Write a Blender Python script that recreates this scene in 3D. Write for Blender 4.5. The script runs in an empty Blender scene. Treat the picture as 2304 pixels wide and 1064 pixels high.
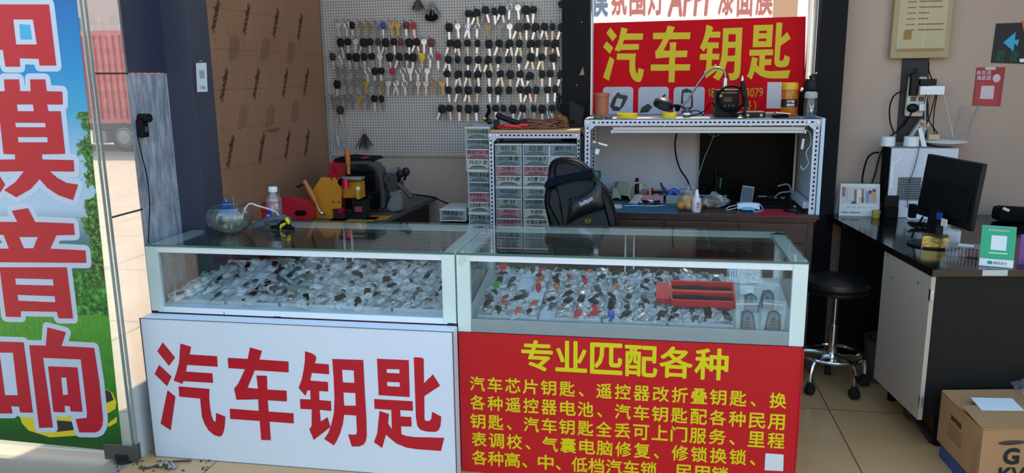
import bpy, bmesh, math, random
from mathutils import Vector, Matrix, Euler
random.seed(7)
S = bpy.context.scene
COL = S.collection
R = math.radians
PI = math.pi

# ------------------------------------------------------------------ camera
FOC, YAW, PITCH, ROLL = 1771.6, .1751, .2033, -.0127
CAM = Vector((.6694, -2.6168, 1.4406))
_f = Vector((-math.sin(YAW)*math.cos(PITCH), math.cos(YAW)*math.cos(PITCH), -math.sin(PITCH)))
_r0 = Vector((math.cos(YAW), math.sin(YAW), 0)); _u0 = _r0.cross(_f)
_r = _r0*math.cos(ROLL)+_u0*math.sin(ROLL); _u = -_r0*math.sin(ROLL)+_u0*math.cos(ROLL)
cam = bpy.data.cameras.new('camera'); cam.sensor_width = 36; cam.lens = FOC*36/2304
cam.clip_start = .05; cam.clip_end = 300
co = bpy.data.objects.new('camera', cam); COL.objects.link(co); S.camera = co
m = Matrix((_r, _u, -_f)).transposed().to_4x4(); m.translation = CAM; co.matrix_world = m

def P(px, py, X=None, Y=None, Z=None):
    """world point on the plane X=, Y= or Z= that the photograph shows at px, py"""
    d = _r*((px-1152)/FOC)-_u*((py-532)/FOC)+_f
    for i, v in enumerate((X, Y, Z)):
        if v is not None: t = (v-CAM[i])/d[i]
    return CAM+d*t

# ------------------------------------------------------------------ world, sun, exposure
W = bpy.data.worlds.new('sky'); S.world = W; W.use_nodes = True
nt = W.node_tree; nt.nodes.clear()
sky = nt.nodes.new('ShaderNodeTexSky'); sky.sky_type = 'NISHITA'; sky.sun_disc = False
sky.sun_elevation = R(56); sky.air_density = 1.2; sky.sun_rotation = R(15); sky.dust_density = 1.5
bg = nt.nodes.new('ShaderNodeBackground'); bg.inputs['Strength'].default_value = .42
wo = nt.nodes.new('ShaderNodeOutputWorld')
tint = nt.nodes.new('ShaderNodeMix'); tint.data_type = 'RGBA'; tint.blend_type = 'MULTIPLY'; tint.inputs[0].default_value = 1
tint.inputs[7].default_value = (.95, 1.04, .98, 1)
nt.links.new(sky.outputs[0], tint.inputs[6]); nt.links.new(tint.outputs[2], bg.inputs[0]); nt.links.new(bg.outputs[0], wo.inputs[0])
sl = bpy.data.lights.new('sun', 'SUN'); sl.energy = 5.5; sl.angle = R(.6); sl.color = (1, .93, .82)
so = bpy.data.objects.new('sun', sl); COL.objects.link(so)
so.rotation_euler = Vector((-.16, -.56, -.83)).to_track_quat('-Z', 'Y').to_euler()
so.location = (0, 6, 9)
S.view_settings.view_transform = 'Standard'; S.view_settings.look = 'None'
S.view_settings.gamma = 1; S.view_settings.use_curve_mapping = False
S.view_settings.exposure = 0.45
S.cycles.use_denoising = True
S.cycles.max_bounces = 14; S.cycles.transparent_max_bounces = 40; S.cycles.transmission_bounces = 10
S.cycles.diffuse_bounces = 4; S.cycles.glossy_bounces = 5
S.cycles.sample_clamp_indirect = 6; S.cycles.caustics_reflective = False; S.cycles.caustics_refractive = False

# ------------------------------------------------------------------ materials
def lin(c):
    c = c/255
    return c/12.92 if c <= .04045 else ((c+.055)/1.055)**2.4
def rgb(h):
    if isinstance(h, str): return tuple(lin(int(h[i:i+2], 16)) for i in (0, 2, 4))
    return h
MATS = {}
def newmat(name):
    m = bpy.data.materials.new(name); m.use_nodes = True
    n = m.node_tree.nodes; n.clear(); o = n.new('ShaderNodeOutputMaterial')
    return m, n, m.node_tree.links, o
def pbr(n, col, rough, metal, spec=.5):
    b = n.new('ShaderNodeBsdfPrincipled'); b.inputs['Base Color'].default_value = (*col, 1)
    b.inputs['Roughness'].default_value = rough; b.inputs['Metallic'].default_value = metal
    b.inputs['Specular IOR Level'].default_value = spec
    return b
def mathn(n, l, op, a, b=None, clamp=False):
    k = n.new('ShaderNodeMath'); k.operation = op; k.use_clamp = clamp
    for i, v in enumerate((a, b)):
        if v is None: continue
        if isinstance(v, (int, float)): k.inputs[i].default_value = v
        else: l.new(v, k.inputs[i])
    return k.outputs[0]
def mixc(n, l, fac, a, b):
    k = n.new('ShaderNodeMix'); k.data_type = 'RGBA'
    for i, v in ((0, fac), (6, a), (7, b)):
        if isinstance(v, (int, float)): k.inputs[i].default_value = v
        elif isinstance(v, tuple): k.inputs[i].default_value = (*v, 1)
        else: l.new(v, k.inputs[i])
    return k.outputs[2]
def noise(n, l, vec, scale, detail=3, rough=.55):
    k = n.new('ShaderNodeTexNoise'); k.inputs['Scale'].default_value = scale
    k.inputs['Detail'].default_value = detail; k.inputs['Roughness'].default_value = rough
    l.new(vec, k.inputs['Vector']); return k.outputs['Fac']
def ramp(n, l, fac, stops):
    k = n.new('ShaderNodeValToRGB'); e = k.color_ramp.elements
    while len(e) < len(stops): e.new(.5)
    for q, (p, c) in zip(e, stops): q.position = p; q.color = (*c, 1)
    l.new(fac, k.inputs[0]); return k.outputs[0]
def ocoord(n, l, scale=(1, 1, 1), rot=(0, 0, 0)):
    t = n.new('ShaderNodeTexCoord'); k = n.new('ShaderNodeMapping')
    k.inputs['Scale'].default_value = scale; k.inputs['Rotation'].default_value = rot
    l.new(t.outputs['Object'], k.inputs[0]); return k.outputs[0]
def M(name, col, rough=.5, metal=0, var=.08, vs=9, bump=0, bs=60, spec=.5, stretch=(1, 1, 1), transl=0):
    if name in MATS: return MATS[name]
    col = rgb(col); m, n, l, o = newmat(name); b = pbr(n, col, rough, metal, spec)
    v = ocoord(n, l, stretch)
    f = noise(n, l, v, vs)
    c = mixc(n, l, f, tuple(x*(1-var) for x in col), tuple(min(1, x*(1+var)) for x in col))
    l.new(c, b.inputs['Base Color'])
    if bump:
        k = n.new('ShaderNodeBump'); k.inputs['Strength'].default_value = bump; k.inputs['Distance'].default_value = .004
        l.new(noise(n, l, v, bs), k.inputs['Height']); l.new(k.outputs[0], b.inputs['Normal'])
    out = b.outputs[0]
    if transl:
        t = n.new('ShaderNodeBsdfTranslucent'); l.new(c, t.inputs[0])
        x = n.new('ShaderNodeMixShader'); x.inputs[0].default_value = transl
        l.new(out, x.inputs[1]); l.new(t.outputs[0], x.inputs[2]); out = x.outputs[0]
    l.new(out, o.inputs[0]); MATS[name] = m; return m
def Mpane(name, tint, f0=.05, haze=0, rough=.0, dirt=(.8, .8, .8), crinkle=0):
    """thin clear sheet: transmits straight through, mirrors by angle (Schlick on both faces)"""
    if name in MATS: return MATS[name]
    m, n, l, o = newmat(name)
    t = n.new('ShaderNodeBsdfTransparent'); t.inputs[0].default_value = (*rgb(tint), 1)
    g = n.new('ShaderNodeBsdfGlossy'); g.inputs['Roughness'].default_value = rough
    w = n.new('ShaderNodeLayerWeight'); w.inputs['Blend'].default_value = .5
    if crinkle:
        k = n.new('ShaderNodeBump'); k.inputs['Strength'].default_value = crinkle; k.inputs['Distance'].default_value = .01
        l.new(noise(n, l, ocoord(n, l), 70, 2), k.inputs['Height'])
        l.new(k.outputs[0], g.inputs['Normal']); l.new(k.outputs[0], w.inputs['Normal'])
    p = mathn(n, l, 'POWER', w.outputs['Facing'], 5)
    f = mathn(n, l, 'ADD', mathn(n, l, 'MULTIPLY', p, 1-f0), f0, True)
    base = t.outputs[0]
    if haze:
        d = n.new('ShaderNodeBsdfDiffuse'); d.inputs[0].default_value = (*rgb(dirt), 1)  # dirt sets the colour of this diffuse haze
        h = n.new('ShaderNodeMixShader'); h.inputs[0].default_value = haze
        if crinkle:
            q = noise(n, l, ocoord(n, l, (26, 60, 40), (0, 0, .6)), 1, 3, .6)
            q = mathn(n, l, 'MULTIPLY', mathn(n, l, 'SUBTRACT', q, .40, True), 5, True)
            l.new(mathn(n, l, 'ADD', mathn(n, l, 'MULTIPLY', q, haze), .05), h.inputs[0])
        l.new(base, h.inputs[1]); l.new(d.outputs[0], h.inputs[2]); base = h.outputs[0]
    x = n.new('ShaderNodeMixShader'); l.new(f, x.inputs[0]); l.new(base, x.inputs[1]); l.new(g.outputs[0], x.inputs[2])
    l.new(x.outputs[0], o.inputs[0]); MATS[name] = m; return m

# ------------------------------------------------------------------ mesh builder
class MB:
    def __init__(s): s.bm = bmesh.new(); s.bev = False
    def _add(s, bm, mtx):
        bm.transform(mtx); me = bpy.data.meshes.new('tmp'); bm.to_mesh(me); bm.free()
        s.bm.from_mesh(me); bpy.data.meshes.remove(me); return s
    def box(s, c, d, rot=(0, 0, 0), bev=0, seg=2):
        b = bmesh.new(); bmesh.ops.create_cube(b, size=1)
        for v in b.verts: v.co = Vector((v.co.x*d[0], v.co.y*d[1], v.co.z*d[2]))
        s.bev |= bev > 0
        if bev: bmesh.ops.bevel(b, geom=b.edges[:], offset=min(bev, min(d)*.49), segments=seg, affect='EDGES', profile=.5)
        return s._add(b, Matrix.Translation(c) @ Euler(rot).to_matrix().to_4x4())
    def bb(s, x0, x1, y0, y1, z0, z1, bev=0, seg=2):
        return s.box(((x0+x1)/2, (y0+y1)/2, (z0+z1)/2), (abs(x1-x0), abs(y1-y0), abs(z1-z0)), bev=bev, seg=seg)
    def cyl(s, a, b, r, r2=None, n=16, cap=True):
        a, b = Vector(a), Vector(b); d = b-a; k = bmesh.new()
        bmesh.ops.create_cone(k, cap_ends=cap, segments=n, radius1=r, radius2=r if r2 is None else r2, depth=d.length)
        return s._add(k, Matrix.Translation((a+b)/2) @ d.to_track_quat('Z', 'Y').to_matrix().to_4x4())
    def ball(s, c, r, n=12, rot=(0, 0, 0)):
        k = bmesh.new(); bmesh.ops.create_uvsphere(k, u_segments=n*2, v_segments=n, radius=1)
        r = r if isinstance(r, (tuple, list)) else (r, r, r)
        return s._add(k, Matrix.Translation(c) @ Euler(rot).to_matrix().to_4x4() @ Matrix.Diagonal((*r, 1)))
    def lathe(s, prof, c=(0, 0, 0), n=24, rot=(0, 0, 0)):
        k = bmesh.new(); rings = []
        for r, z in prof:
            if r < 1e-6: rings.append([k.verts.new((0, 0, z))])
            else: rings.append([k.verts.new((r*math.cos(2*PI*i/n), r*math.sin(2*PI*i/n), z)) for i in range(n)])
        for a, b in zip(rings, rings[1:]):
            for i in range(n):
                j = (i+1) % n
                q = [a[i % len(a)], a[j % len(a)], b[j % len(b)], b[i % len(b)]]
                q = list(dict.fromkeys(q))
                if len(q) > 2: k.faces.new(q)
        return s._add(k, Matrix.Translation(c) @ Euler(rot).to_matrix().to_4x4())
    def tube(s, pts, r, n=8, closed=False, smooth=0):
        pts = [Vector(p) for p in pts]
        if smooth:
            o = []; N = len(pts); rng = range(N if closed else N-1)
            for i in rng:
                p0 = pts[(i-1) % N] if closed or i > 0 else pts[i]; p1 = pts[i]; p2 = pts[(i+1) % N]
                p3 = pts[(i+2) % N] if closed or i+2 < N else p2
                for t in range(smooth):
                    t /= smooth
                    o.append(.5*((2*p1)+(p2-p0)*t+(2*p0-5*p1+4*p2-p3)*t*t+(3*p1-p0-3*p2+p3)*t**3))
            if not closed: o.append(pts[-1])
            pts = o
        k = bmesh.new(); rings = []; N = len(pts); nrm = None
        for i, p in enumerate(pts):
            a = pts[i-1] if i or closed else p; b = pts[(i+1) % N] if i < N-1 or closed else p
            t = (b-a); t = t.normalized() if t.length > 1e-9 else Vector((0, 0, 1))
            if nrm is None: nrm = t.orthogonal().normalized()
            nrm = nrm-t*nrm.dot(t)
            nrm = nrm.normalized() if nrm.length > 1e-6 else t.orthogonal().normalized()
            bn = t.cross(nrm); rr = r[min(len(r)-1, int(i*len(r)/N))] if isinstance(r, (list, tuple)) else r
            rings.append([k.verts.new(p+nrm*rr*math.cos(2*PI*j/n)+bn*rr*math.sin(2*PI*j/n)) for j in range(n)])
        for i in range(N if closed else N-1):
            a, b = rings[i], rings[(i+1) % N]
            for j in range(n): k.faces.new((a[j], a[(j+1) % n], b[(j+1) % n], b[j]))
        if not closed: k.faces.new(rings[0][::-1]); k.faces.new(rings[-1])
        return s._add(k, Matrix())
    def prism(s, poly, a, b, ax='y', bev=0):
        """polygon in the plane across axis ax, from a to b along it"""
        k = bmesh.new()
        f = {'y': lambda u, v, w: (u, w, v), 'z': lambda u, v, w: (u, v, w), 'x': lambda u, v, w: (w, u, v)}[ax]
        A = [k.verts.new(f(u, v, a)) for u, v in poly]; B = [k.verts.new(f(u, v, b)) for u, v in poly]
        k.faces.new(A); k.faces.new(B[::-1]); N = len(poly)
        for i in range(N): k.faces.new((A[i], B[i], B[(i+1) % N], A[(i+1) % N]))
        bmesh.ops.recalc_face_normals(k, faces=k.faces[:])
        s.bev |= bev > 0
        if bev: bmesh.ops.bevel(k, geom=[e for e in k.edges], offset=bev, segments=2, affect='EDGES')
        return s._add(k, Matrix())
    def hull(s, bot, top):
        """solid between two equally long 3D loops"""
        k = bmesh.new(); A = [k.verts.new(p) for p in bot]; B = [k.verts.new(p) for p in top]; N = len(A)
        k.faces.new(A[::-1]); k.faces.new(B)
        for i in range(N): k.faces.new((A[i], A[(i+1) % N], B[(i+1) % N], B[i]))
        bmesh.ops.recalc_face_normals(k, faces=k.faces[:])
        return s._add(k, Matrix())
    def sheet(s, nx, ny, fn):
        k = bmesh.new(); g = [[k.verts.new(fn(i/nx, j/ny)) for i in range(nx+1)] for j in range(ny+1)]
        for j in range(ny):
            for i in range(nx): k.faces.new((g[j][i], g[j][i+1], g[j+1][i+1], g[j+1][i]))
        return s._add(k, Matrix())
    def xf(s, mtx): s.bm.transform(mtx); return s
    def build(s, name, mat, parent=None, loc=None, smooth=40, mods=()):
        me = bpy.data.meshes.new(name); s.bm.to_mesh(me); s.bm.free()
        me.materials.append(mat)
        if smooth:
            me.polygons.foreach_set('use_smooth', [True]*len(me.polygons))
            me.set_sharp_from_angle(angle=R(smooth))
        o = bpy.data.objects.new(name, me); COL.objects.link(o)
        if parent is not None: o.parent = parent
        if loc is not None: o.location = loc
        if s.bev and smooth: q = o.modifiers.new('n', 'WEIGHTED_NORMAL'); q.keep_sharp = True; q.weight = 90
        for k in mods:
            if k[0] == 'SUB': q = o.modifiers.new('s', 'SUBSURF'); q.levels = q.render_levels = k[1]
            if k[0] == 'SOL': q = o.modifiers.new('t', 'SOLIDIFY'); q.thickness = k[1]; q.offset = k[2] if len(k) > 2 else 0
            if k[0] == 'BEV': q = o.modifiers.new('b', 'BEVEL'); q.width = k[1]; q.segments = 2; q.limit_method = 'ANGLE'
        return o

def tag(o, label, cat, group=None, kind=None):
    o['label'] = label; o['category'] = cat
    if group: o['group'] = group
    if kind: o['kind'] = kind
    return o
def thing(name, label, cat, loc=(0, 0, 0), rot=(0, 0, 0), group=None):
    o = bpy.data.objects.new(name, None); o.empty_display_size = .02; COL.objects.link(o)
    o.location = loc; o.rotation_euler = rot
    return tag(o, label, cat, group)
def struct(name, mb, mat, label=None, smooth=40):
    o = mb.build(name, mat, smooth=smooth); o['kind'] = 'structure'
    if label: o['label'] = label
    return o
FIT = []
def text(body, mat, loc, rot, h=None, w=None, parent=None, name='lettering', off=0, ext=.0003, shear=0, align='CENTER', spacing=1, line=1):
    cu = bpy.data.curves.new(name, 'FONT'); cu.body = body; cu.extrude = ext
    cu.align_x = align; cu.align_y = 'CENTER'; cu.resolution_u = 3; cu.shear = shear; cu.space_character = spacing; cu.space_line = line
    cu.size = 1; cu.materials.append(mat)
    o = bpy.data.objects.new(name, cu); COL.objects.link(o); o.location = loc; o.rotation_euler = rot
    if parent is not None: o.parent = parent
    FIT.append((o, h, w, off)); return o
def fit_texts():
    bpy.context.view_layer.update()
    for o, h, w, off in FIT:
        d = o.dimensions
        sx = w/d.x if w else None; sy = h/d.y if h else None
        sx = sx or sy or 1; sy = sy or sx
        o.scale = (sx, sy, 1)
    bpy.context.view_layer.update(); dg = bpy.context.evaluated_depsgraph_get()
    for o, h, w, off in FIT:
        me = bpy.data.meshes.new_from_object(o.evaluated_get(dg))
        if off:
            # heavier strokes: the outline repeated a little to every side
            b = bmesh.new(); src = me.copy()
            for k in range(9):
                a = k*PI/4; m_ = src.copy(); dv = Vector((off*math.cos(a), off*math.sin(a), .00002*k)) if k < 8 else Vector((0, 0, .0002))
                m_.transform(Matrix.Translation(dv)); b.from_mesh(m_); bpy.data.meshes.remove(m_)
            b.to_mesh(me); b.free(); bpy.data.meshes.remove(src)
        if not me.materials: me.materials.append(o.data.materials[0])
        n = bpy.data.objects.new('tmp', me); COL.objects.link(n)
        n.parent = o.parent; n.location = o.location; n.rotation_euler = o.rotation_euler; n.scale = o.scale
        for k in o.keys(): n[k] = o[k]
        nm = o.name; bpy.data.objects.remove(o); n.name = nm
FRONT = (PI/2, 0, 0)
def glyph(polys, mat, name, parent=None, loc=(0, 0, 0), rot=FRONT, off=0, ext=.0003):
    """flat cut lettering from outlines (holes by even-odd fill)"""
    cu = bpy.data.curves.new(name, 'CURVE'); cu.dimensions = '2D'; cu.fill_mode = 'BOTH'; cu.offset = off; cu.extrude = ext
    for q in polys:
        s = cu.splines.new('POLY'); s.points.add(len(q)-1)
        for p, v in zip(s.points, q): p.co = (v[0], v[1], 0, 1)
        s.use_cyclic_u = True
    cu.materials.append(mat)
    o = bpy.data.objects.new(name, cu); COL.objects.link(o); o.location = loc; o.rotation_euler = rot
    if parent is not None: o.parent = parent
    FIT.append((o, None, None, 0)); return o
def border(polys, mat, name, parent, loc, r):
    """printed band along outlines: a strip per edge, a disc per corner"""
    b = bmesh.new(); k = 0
    for q in polys:
        for i in range(len(q)):
            p, n = Vector(q[i]), Vector(q[(i+1) % len(q)]); d = (n-p)
            if d.length < 1e-6: continue
            d = Vector((-d.y, d.x)).normalized()*r; z = .000004*(k % 40); k += 1
            b.faces.new([b.verts.new((v.x, -z, v.y)) for v in (p-d, n-d, n+d, p+d)])
            b.faces.new([b.verts.new((p.x+r*math.cos(a*PI/8), -z-.000002, p.y+r*math.sin(a*PI/8))) for a in range(16)])
    me = bpy.data.meshes.new(name); b.to_mesh(me); b.free(); me.materials.append(mat)
    o = bpy.data.objects.new(name, me); COL.objects.link(o); o.parent = parent; o.location = loc; return o
def dup(root, loc, rot=None, label=None, group=None):
    r = root.copy(); COL.objects.link(r); r.location = loc
    if rot is not None: r.rotation_euler = rot
    if label: r['label'] = label
    if group: r['group'] = group
    for ch in root.children:
        c = ch.copy(); COL.objects.link(c); c.parent = r
        for g in ch.children:
            d = g.copy(); COL.objects.link(d); d.parent = c
    return r
ORD = 'first second third fourth fifth sixth seventh eighth ninth tenth eleventh twelfth thirteenth fourteenth fifteenth sixteenth seventeenth eighteenth'.split()
# ------------------------------------------------------------------ common materials
BLACK = M('black_plastic', '0b0b0d', .45, var=.15, spec=.25)
BLACKM = M('black_matt', '08080a', .75, var=.15, spec=.15)
WHITE = M('white_plastic', 'dedfdd', .4, var=.04)
GREYP = M('grey_plastic', '7d7f80', .5)
STEEL = M('steel', 'c9cccf', .28, 1, var=.08, vs=30)
CHROME = M('chrome', 'd8d8da', .12, 1, var=.03)
BRASS = M('brass', 'b08a3c', .35, 1, var=.15)
RUBBER = M('rubber', '141414', .8)
REDP = M('red_plastic', 'b01820', .4)
YELP = M('yellow_plastic', 'd8c010', .4)
PAPER = M('paper', 'd9d9d6', .8, var=.03)
INK = M('black_ink', '15130f', .8, var=.1)
LETRED = M('red_vinyl_lettering', 'c01022', .35, var=.03)
LETYEL = M('yellow_vinyl_lettering', 'dccb00', .4, var=.03)
BANRED = M('red_banner_vinyl', 'c20a18', .32, var=.05, vs=3)
SIGNW = M('white_sign_board', 'dfe3ea', .28, var=.03, vs=4)
ALU = M('pale_green_aluminium', 'd2e2d6', .38, .15, var=.05, vs=5)
ALUW = M('white_aluminium', 'e4e8ea', .35, var=.03)
ANGLE = M('grey_painted_steel', 'c3c5d0', .4, var=.06)
HOLE = M('hole_dark', '08090c', .9)
GLASS_T = Mpane('green_counter_glass', (.955, .985, .972), .06)
GLASS_F = Mpane('counter_glass', (.96, .985, .98), .05)
GLASS_C = Mpane('clear_glass', (.96, .98, .97), .05)
GLASS_D = Mpane('door_glass', (.9, .95, .93), .07, haze=.08, dirt=(.8, .85, .82))
BAG = Mpane('clear_film', (.95, .98, .98), .22, haze=.34, rough=.08, dirt=(.95, 1, 1), crinkle=1.1)
BAGL = Mpane('light_film', (.94, .95, .95), .12, haze=.16, rough=.08, dirt=(.85, .85, .85), crinkle=.9)
GLASS_S = Mpane('side_pane_glass', (.97, .95, .93), .06, haze=.15, dirt=(.95, .80, .74))  # pinkish haze stands in for the pale glare over the street
BAGC = Mpane('clear_plastic', (.96, .98, .98), .05, haze=.035, rough=.06, dirt=(.85, .85, .85))

# ------------------------------------------------------------------ setting
def tile_mat(name, col, size, off, grout, gw=.004, rough=.25, var=.07):
    m, n, l, o = newmat(name); b = pbr(n, rgb(col), rough, 0)
    v = ocoord(n, l); sx = n.new('ShaderNodeSeparateXYZ'); l.new(v, sx.inputs[0])
    line = None
    for i in (0, 1):
        a = mathn(n, l, 'DIVIDE', mathn(n, l, 'SUBTRACT', sx.outputs[i], off[i]), size)
        fr = mathn(n, l, 'ABSOLUTE', mathn(n, l, 'SUBTRACT', a, mathn(n, l, 'ROUND', a)))
        q = mathn(n, l, 'LESS_THAN', fr, gw/size)
        line = q if line is None else mathn(n, l, 'MAXIMUM', line, q)
    c = rgb(col)
    base = mixc(n, l, noise(n, l, v, 3, 6, .65), tuple(x*(1-2*var) for x in c), tuple(x*(1+2*var) for x in c))
    l.new(mixc(n, l, line, base, rgb(grout)), b.inputs['Base Color'])
    l.new(b.outputs[0], o.inputs[0]); return m
struct('floor', MB().bb(-1.26, 3.2, -.45, 1.7, -.06, 0), tile_mat('beige_floor_tile', 'cc9f6c', .8, (1.457, .76), '6a5c48', .003, .3), 'beige polished floor tiles')
struct('pavement', MB().bb(-30, 30, -40, -.45, -.07, -.004).bb(-30, -1.26, -.45, 40, -.07, -.004).bb(-1.26, 30, 1.9, 40, -.07, -.004),
       tile_mat('pavement_concrete', 'a8937c', 1.2, (.1, .3), '7d7466', .008, .8, .1), 'sunlit concrete street and pavement')
# pegboard wall
def peg_mat():
    m, n, l, o = newmat('pegboard_steel'); b = pbr(n, rgb('b0a49a'), .5, .05)
    t = n.new('ShaderNodeTexCoord'); sx = n.new('ShaderNodeSeparateXYZ'); l.new(t.outputs['Object'], sx.inputs[0])
    d = []
    for i in (0, 2):
        a = mathn(n, l, 'DIVIDE', sx.outputs[i], .0152)
        d.append(mathn(n, l, 'SUBTRACT', a, mathn(n, l, 'ROUND', a)))
    r2 = mathn(n, l, 'ADD', mathn(n, l, 'MULTIPLY', d[0], d[0]), mathn(n, l, 'MULTIPLY', d[1], d[1]))
    h = mathn(n, l, 'LESS_THAN', r2, .19**2)
    c = mixc(n, l, noise(n, l, t.outputs['Object'], 3), rgb('a99e95'), rgb('b8aca2'))
    l.new(mixc(n, l, h, c, rgb('26262a')), b.inputs['Base Color']); l.new(b.outputs[0], o.inputs[0]); return m
WALLP = M('white_wall_paint', 'ac9584', .8, var=.06, vs=3, bump=.15, bs=25)
struct('wall_back', MB().bb(-1.2, .2, 1.65, 1.8, 0, 4.1).bb(1.55, 3.2, 1.65, 1.8, 0, 4.1).bb(.2, 1.55, 1.65, 1.8, 0, 1.17)
       .bb(.2, 1.55, 1.65, 1.8, 2.35, 4.1), WALLP, 'pale painted back wall')
struct('wall_right', MB().bb(3.2, 3.35, .34, 1.8, 0, 4.1), WALLP)
struct('ceiling', MB().bb(-1.3, 3.35, .40, 1.8, 4.1, 4.25), M('ceiling_white', 'e6e4df', .8))
struct('wall_shade_mass', MB().bb(-1.3, 3.35, .40, 1.8, 4.25, 7.2), M('shade_mass_grey', 'a8a49c', .8))  # unseen mass added overhead so the shop front lies in shade
struct('trim_header', MB().bb(-1.3, 3.35, .34, .40, 3.7, 4.6), M('dark_facade', '3a3c42', .5))
# brown film-covered board wall on the left
def board_mat():
    m, n, l, o = newmat('brown_masking_film'); b = pbr(n, rgb('a87a52'), .5, 0)
    v = ocoord(n, l); sx = n.new('ShaderNodeSeparateXYZ'); l.new(v, sx.inputs[0]); line = None
    for i, s, off in ((1, .118, .05), (2, .17, .03)):
        a = mathn(n, l, 'DIVIDE', mathn(n, l, 'SUBTRACT', sx.outputs[i], off), s)
        fr = mathn(n, l, 'ABSOLUTE', mathn(n, l, 'SUBTRACT', a, mathn(n, l, 'ROUND', a)))
        q = mathn(n, l, 'LESS_THAN', fr, .0012/s); line = q if line is None else mathn(n, l, 'MAXIMUM', line, q)
    c = mixc(n, l, noise(n, l, v, 4, 5), rgb('855c42'), rgb('9b7055'))
    c = mixc(n, l, mathn(n, l, 'MULTIPLY', line, .6), c, rgb('44301f'))
    l.new(c, b.inputs['Base Color']); l.new(b.outputs[0], o.inputs[0]); return m
BOARD = board_mat()
wl = struct('wall_left', MB().bb(-1.24, -1.14, .478, 1.65, 0, 4.1), BOARD, 'left wall covered in brown printed masking film')
FILM = M('film_print', '3a2413', .6)
for k, (px, py) in enumerate([(487, 35), (556, 43), (622, 52), (676, 60), (506, 190), (578, 188), (643, 185), (690, 183), (520, 340), (590, 333), (648, 325), (692, 320)]):
    p = P(px, py, X=-1.139)
    text('neponc', FILM, p, (PI/2, R(118), PI/2), w=.15, parent=None, name='trim_film_print', off=.03, shear=.3)['kind'] = 'structure'
for k, (px, py) in enumerate([(527, 108), (597, 112), (655, 118), (547, 262), (608, 262), (665, 250)]):
    b = MB(); p = P(px, py, X=-1.139)
    for i in range(6): b.box((0, (i-2.5)*.014, 0), (.0008, .0018, .13-.012*abs(i-2)), (R(-24), 0, 0))
    o = b.build('trim_film_lines', M('film_faint', '57402e', .6), loc=p); o['kind'] = 'structure'
# stone clad jamb with its glass pane
def slab_mat():
    m, n, l, o = newmat('grey_slate_tile'); b = pbr(n, (.2, .2, .22), .28, 0)
    v = ocoord(n, l, (1, 3, 1)); f = noise(n, l, v, 9, 8, .7)
    v2 = ocoord(n, l, (1, 14, 1.6)); g = noise(n, l, v2, 5, 6, .75)
    c = ramp(n, l, mathn(n, l, 'MULTIPLY', mathn(n, l, 'ADD', f, g), .5), [(.33, rgb('565963')), (.5, rgb('9296a0')), (.68, rgb('cdd0d8'))])
    l.new(c, b.inputs['Base Color']); l.new(b.outputs[0], o.inputs[0]); return m
SLAB = slab_mat()
NAVY = M('navy_panel', '3c3e4c', .5, var=.06)
NAVYS = M('navy_tile', '34364a', .3, var=.1, vs=5)
for k, (z0, z1, mt) in enumerate(((0, .283, SLAB), (.286, .948, SLAB), (.951, 1.460, SLAB), (1.463, 4.1, NAVYS))):
    for y0, y1 in ((.085, .226), (.2275, .324)):
        struct('wall_jamb', MB().bb(-1.262, -1.25, y0, y1, z0, z1), mt, smooth=0)
struct('trim_jamb_base', MB().bb(-1.262, -1.25, -.1, .085, 0, .284), M('white_jamb_tile', 'c9c9c4', .3, var=.06))
w1 = struct('window_1', MB().bb(-1.257, -1.252, -.1, .085, .286, 4.1), GLASS_S, 'glass side pane of the shop front showing the street')
for z in (.95, 1.462):
    MB().bb(-1.2565, -1.2505, -.1, .085, z-.004, z+.002).build('joint', M('joint_dark', '3a3636', .6), w1)
struct('wall_pillar', MB().bb(-1.262, -1.14, .324, .478, 0, 4.1, .002), NAVY, 'dark navy boxed pillar')
# black steel posts beside the window
POST = M('black_steel_post', '0f0f11', .7, var=.12, spec=.2)
struct('wall_post_left', MB().bb(.205, .35, 1.56, 1.65, 0, 4.1, .003), POST)
struct('wall_post_right', MB().bb(1.476, 1.598, 1.56, 1.65, 0, 4.1, .003), POST)
ws = struct('window_2', MB().bb(.352, 1.476, 1.70, 1.706, 1.17, 2.35), GLASS_C, 'bright rear window behind the red poster')
MB().bb(1.437, 1.449, 1.655, 1.70, 1.17, 2.35).build('frame', STEEL, ws)
MB().bb(1.462, 1.476, 1.655, 1.70, 1.17, 2.35).build('frame', STEEL, ws)
MB().bb(.352, .360, 1.655, 1.70, 1.17, 2.35).build('frame', M('pale_frame', 'd5d9dd', .4), ws)
MB().bb(.352, 1.476, 1.655, 1.70, 1.17, 1.19).build('sill', WHITE, ws)
for px, py in ((1309, 50), (1298, 191)):
    p = P(px, py, Y=1.56); o = MB().cyl(p, p+Vector((0, -.004, 0)), .0028, n=10).build('trim_screw', BRASS); o['kind'] = 'structure'
p = P(1309, 160, Y=1.559)
o = MB().prism([(-.012, -.02), (.013, -.02), (.006, .022)], -.002, 0).build('tape_scrap', M('tan_tape', '9a7a55', .7), loc=p)
tag(o, 'torn tan triangle of tape stuck on the black post beside the window', 'tape')

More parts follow.
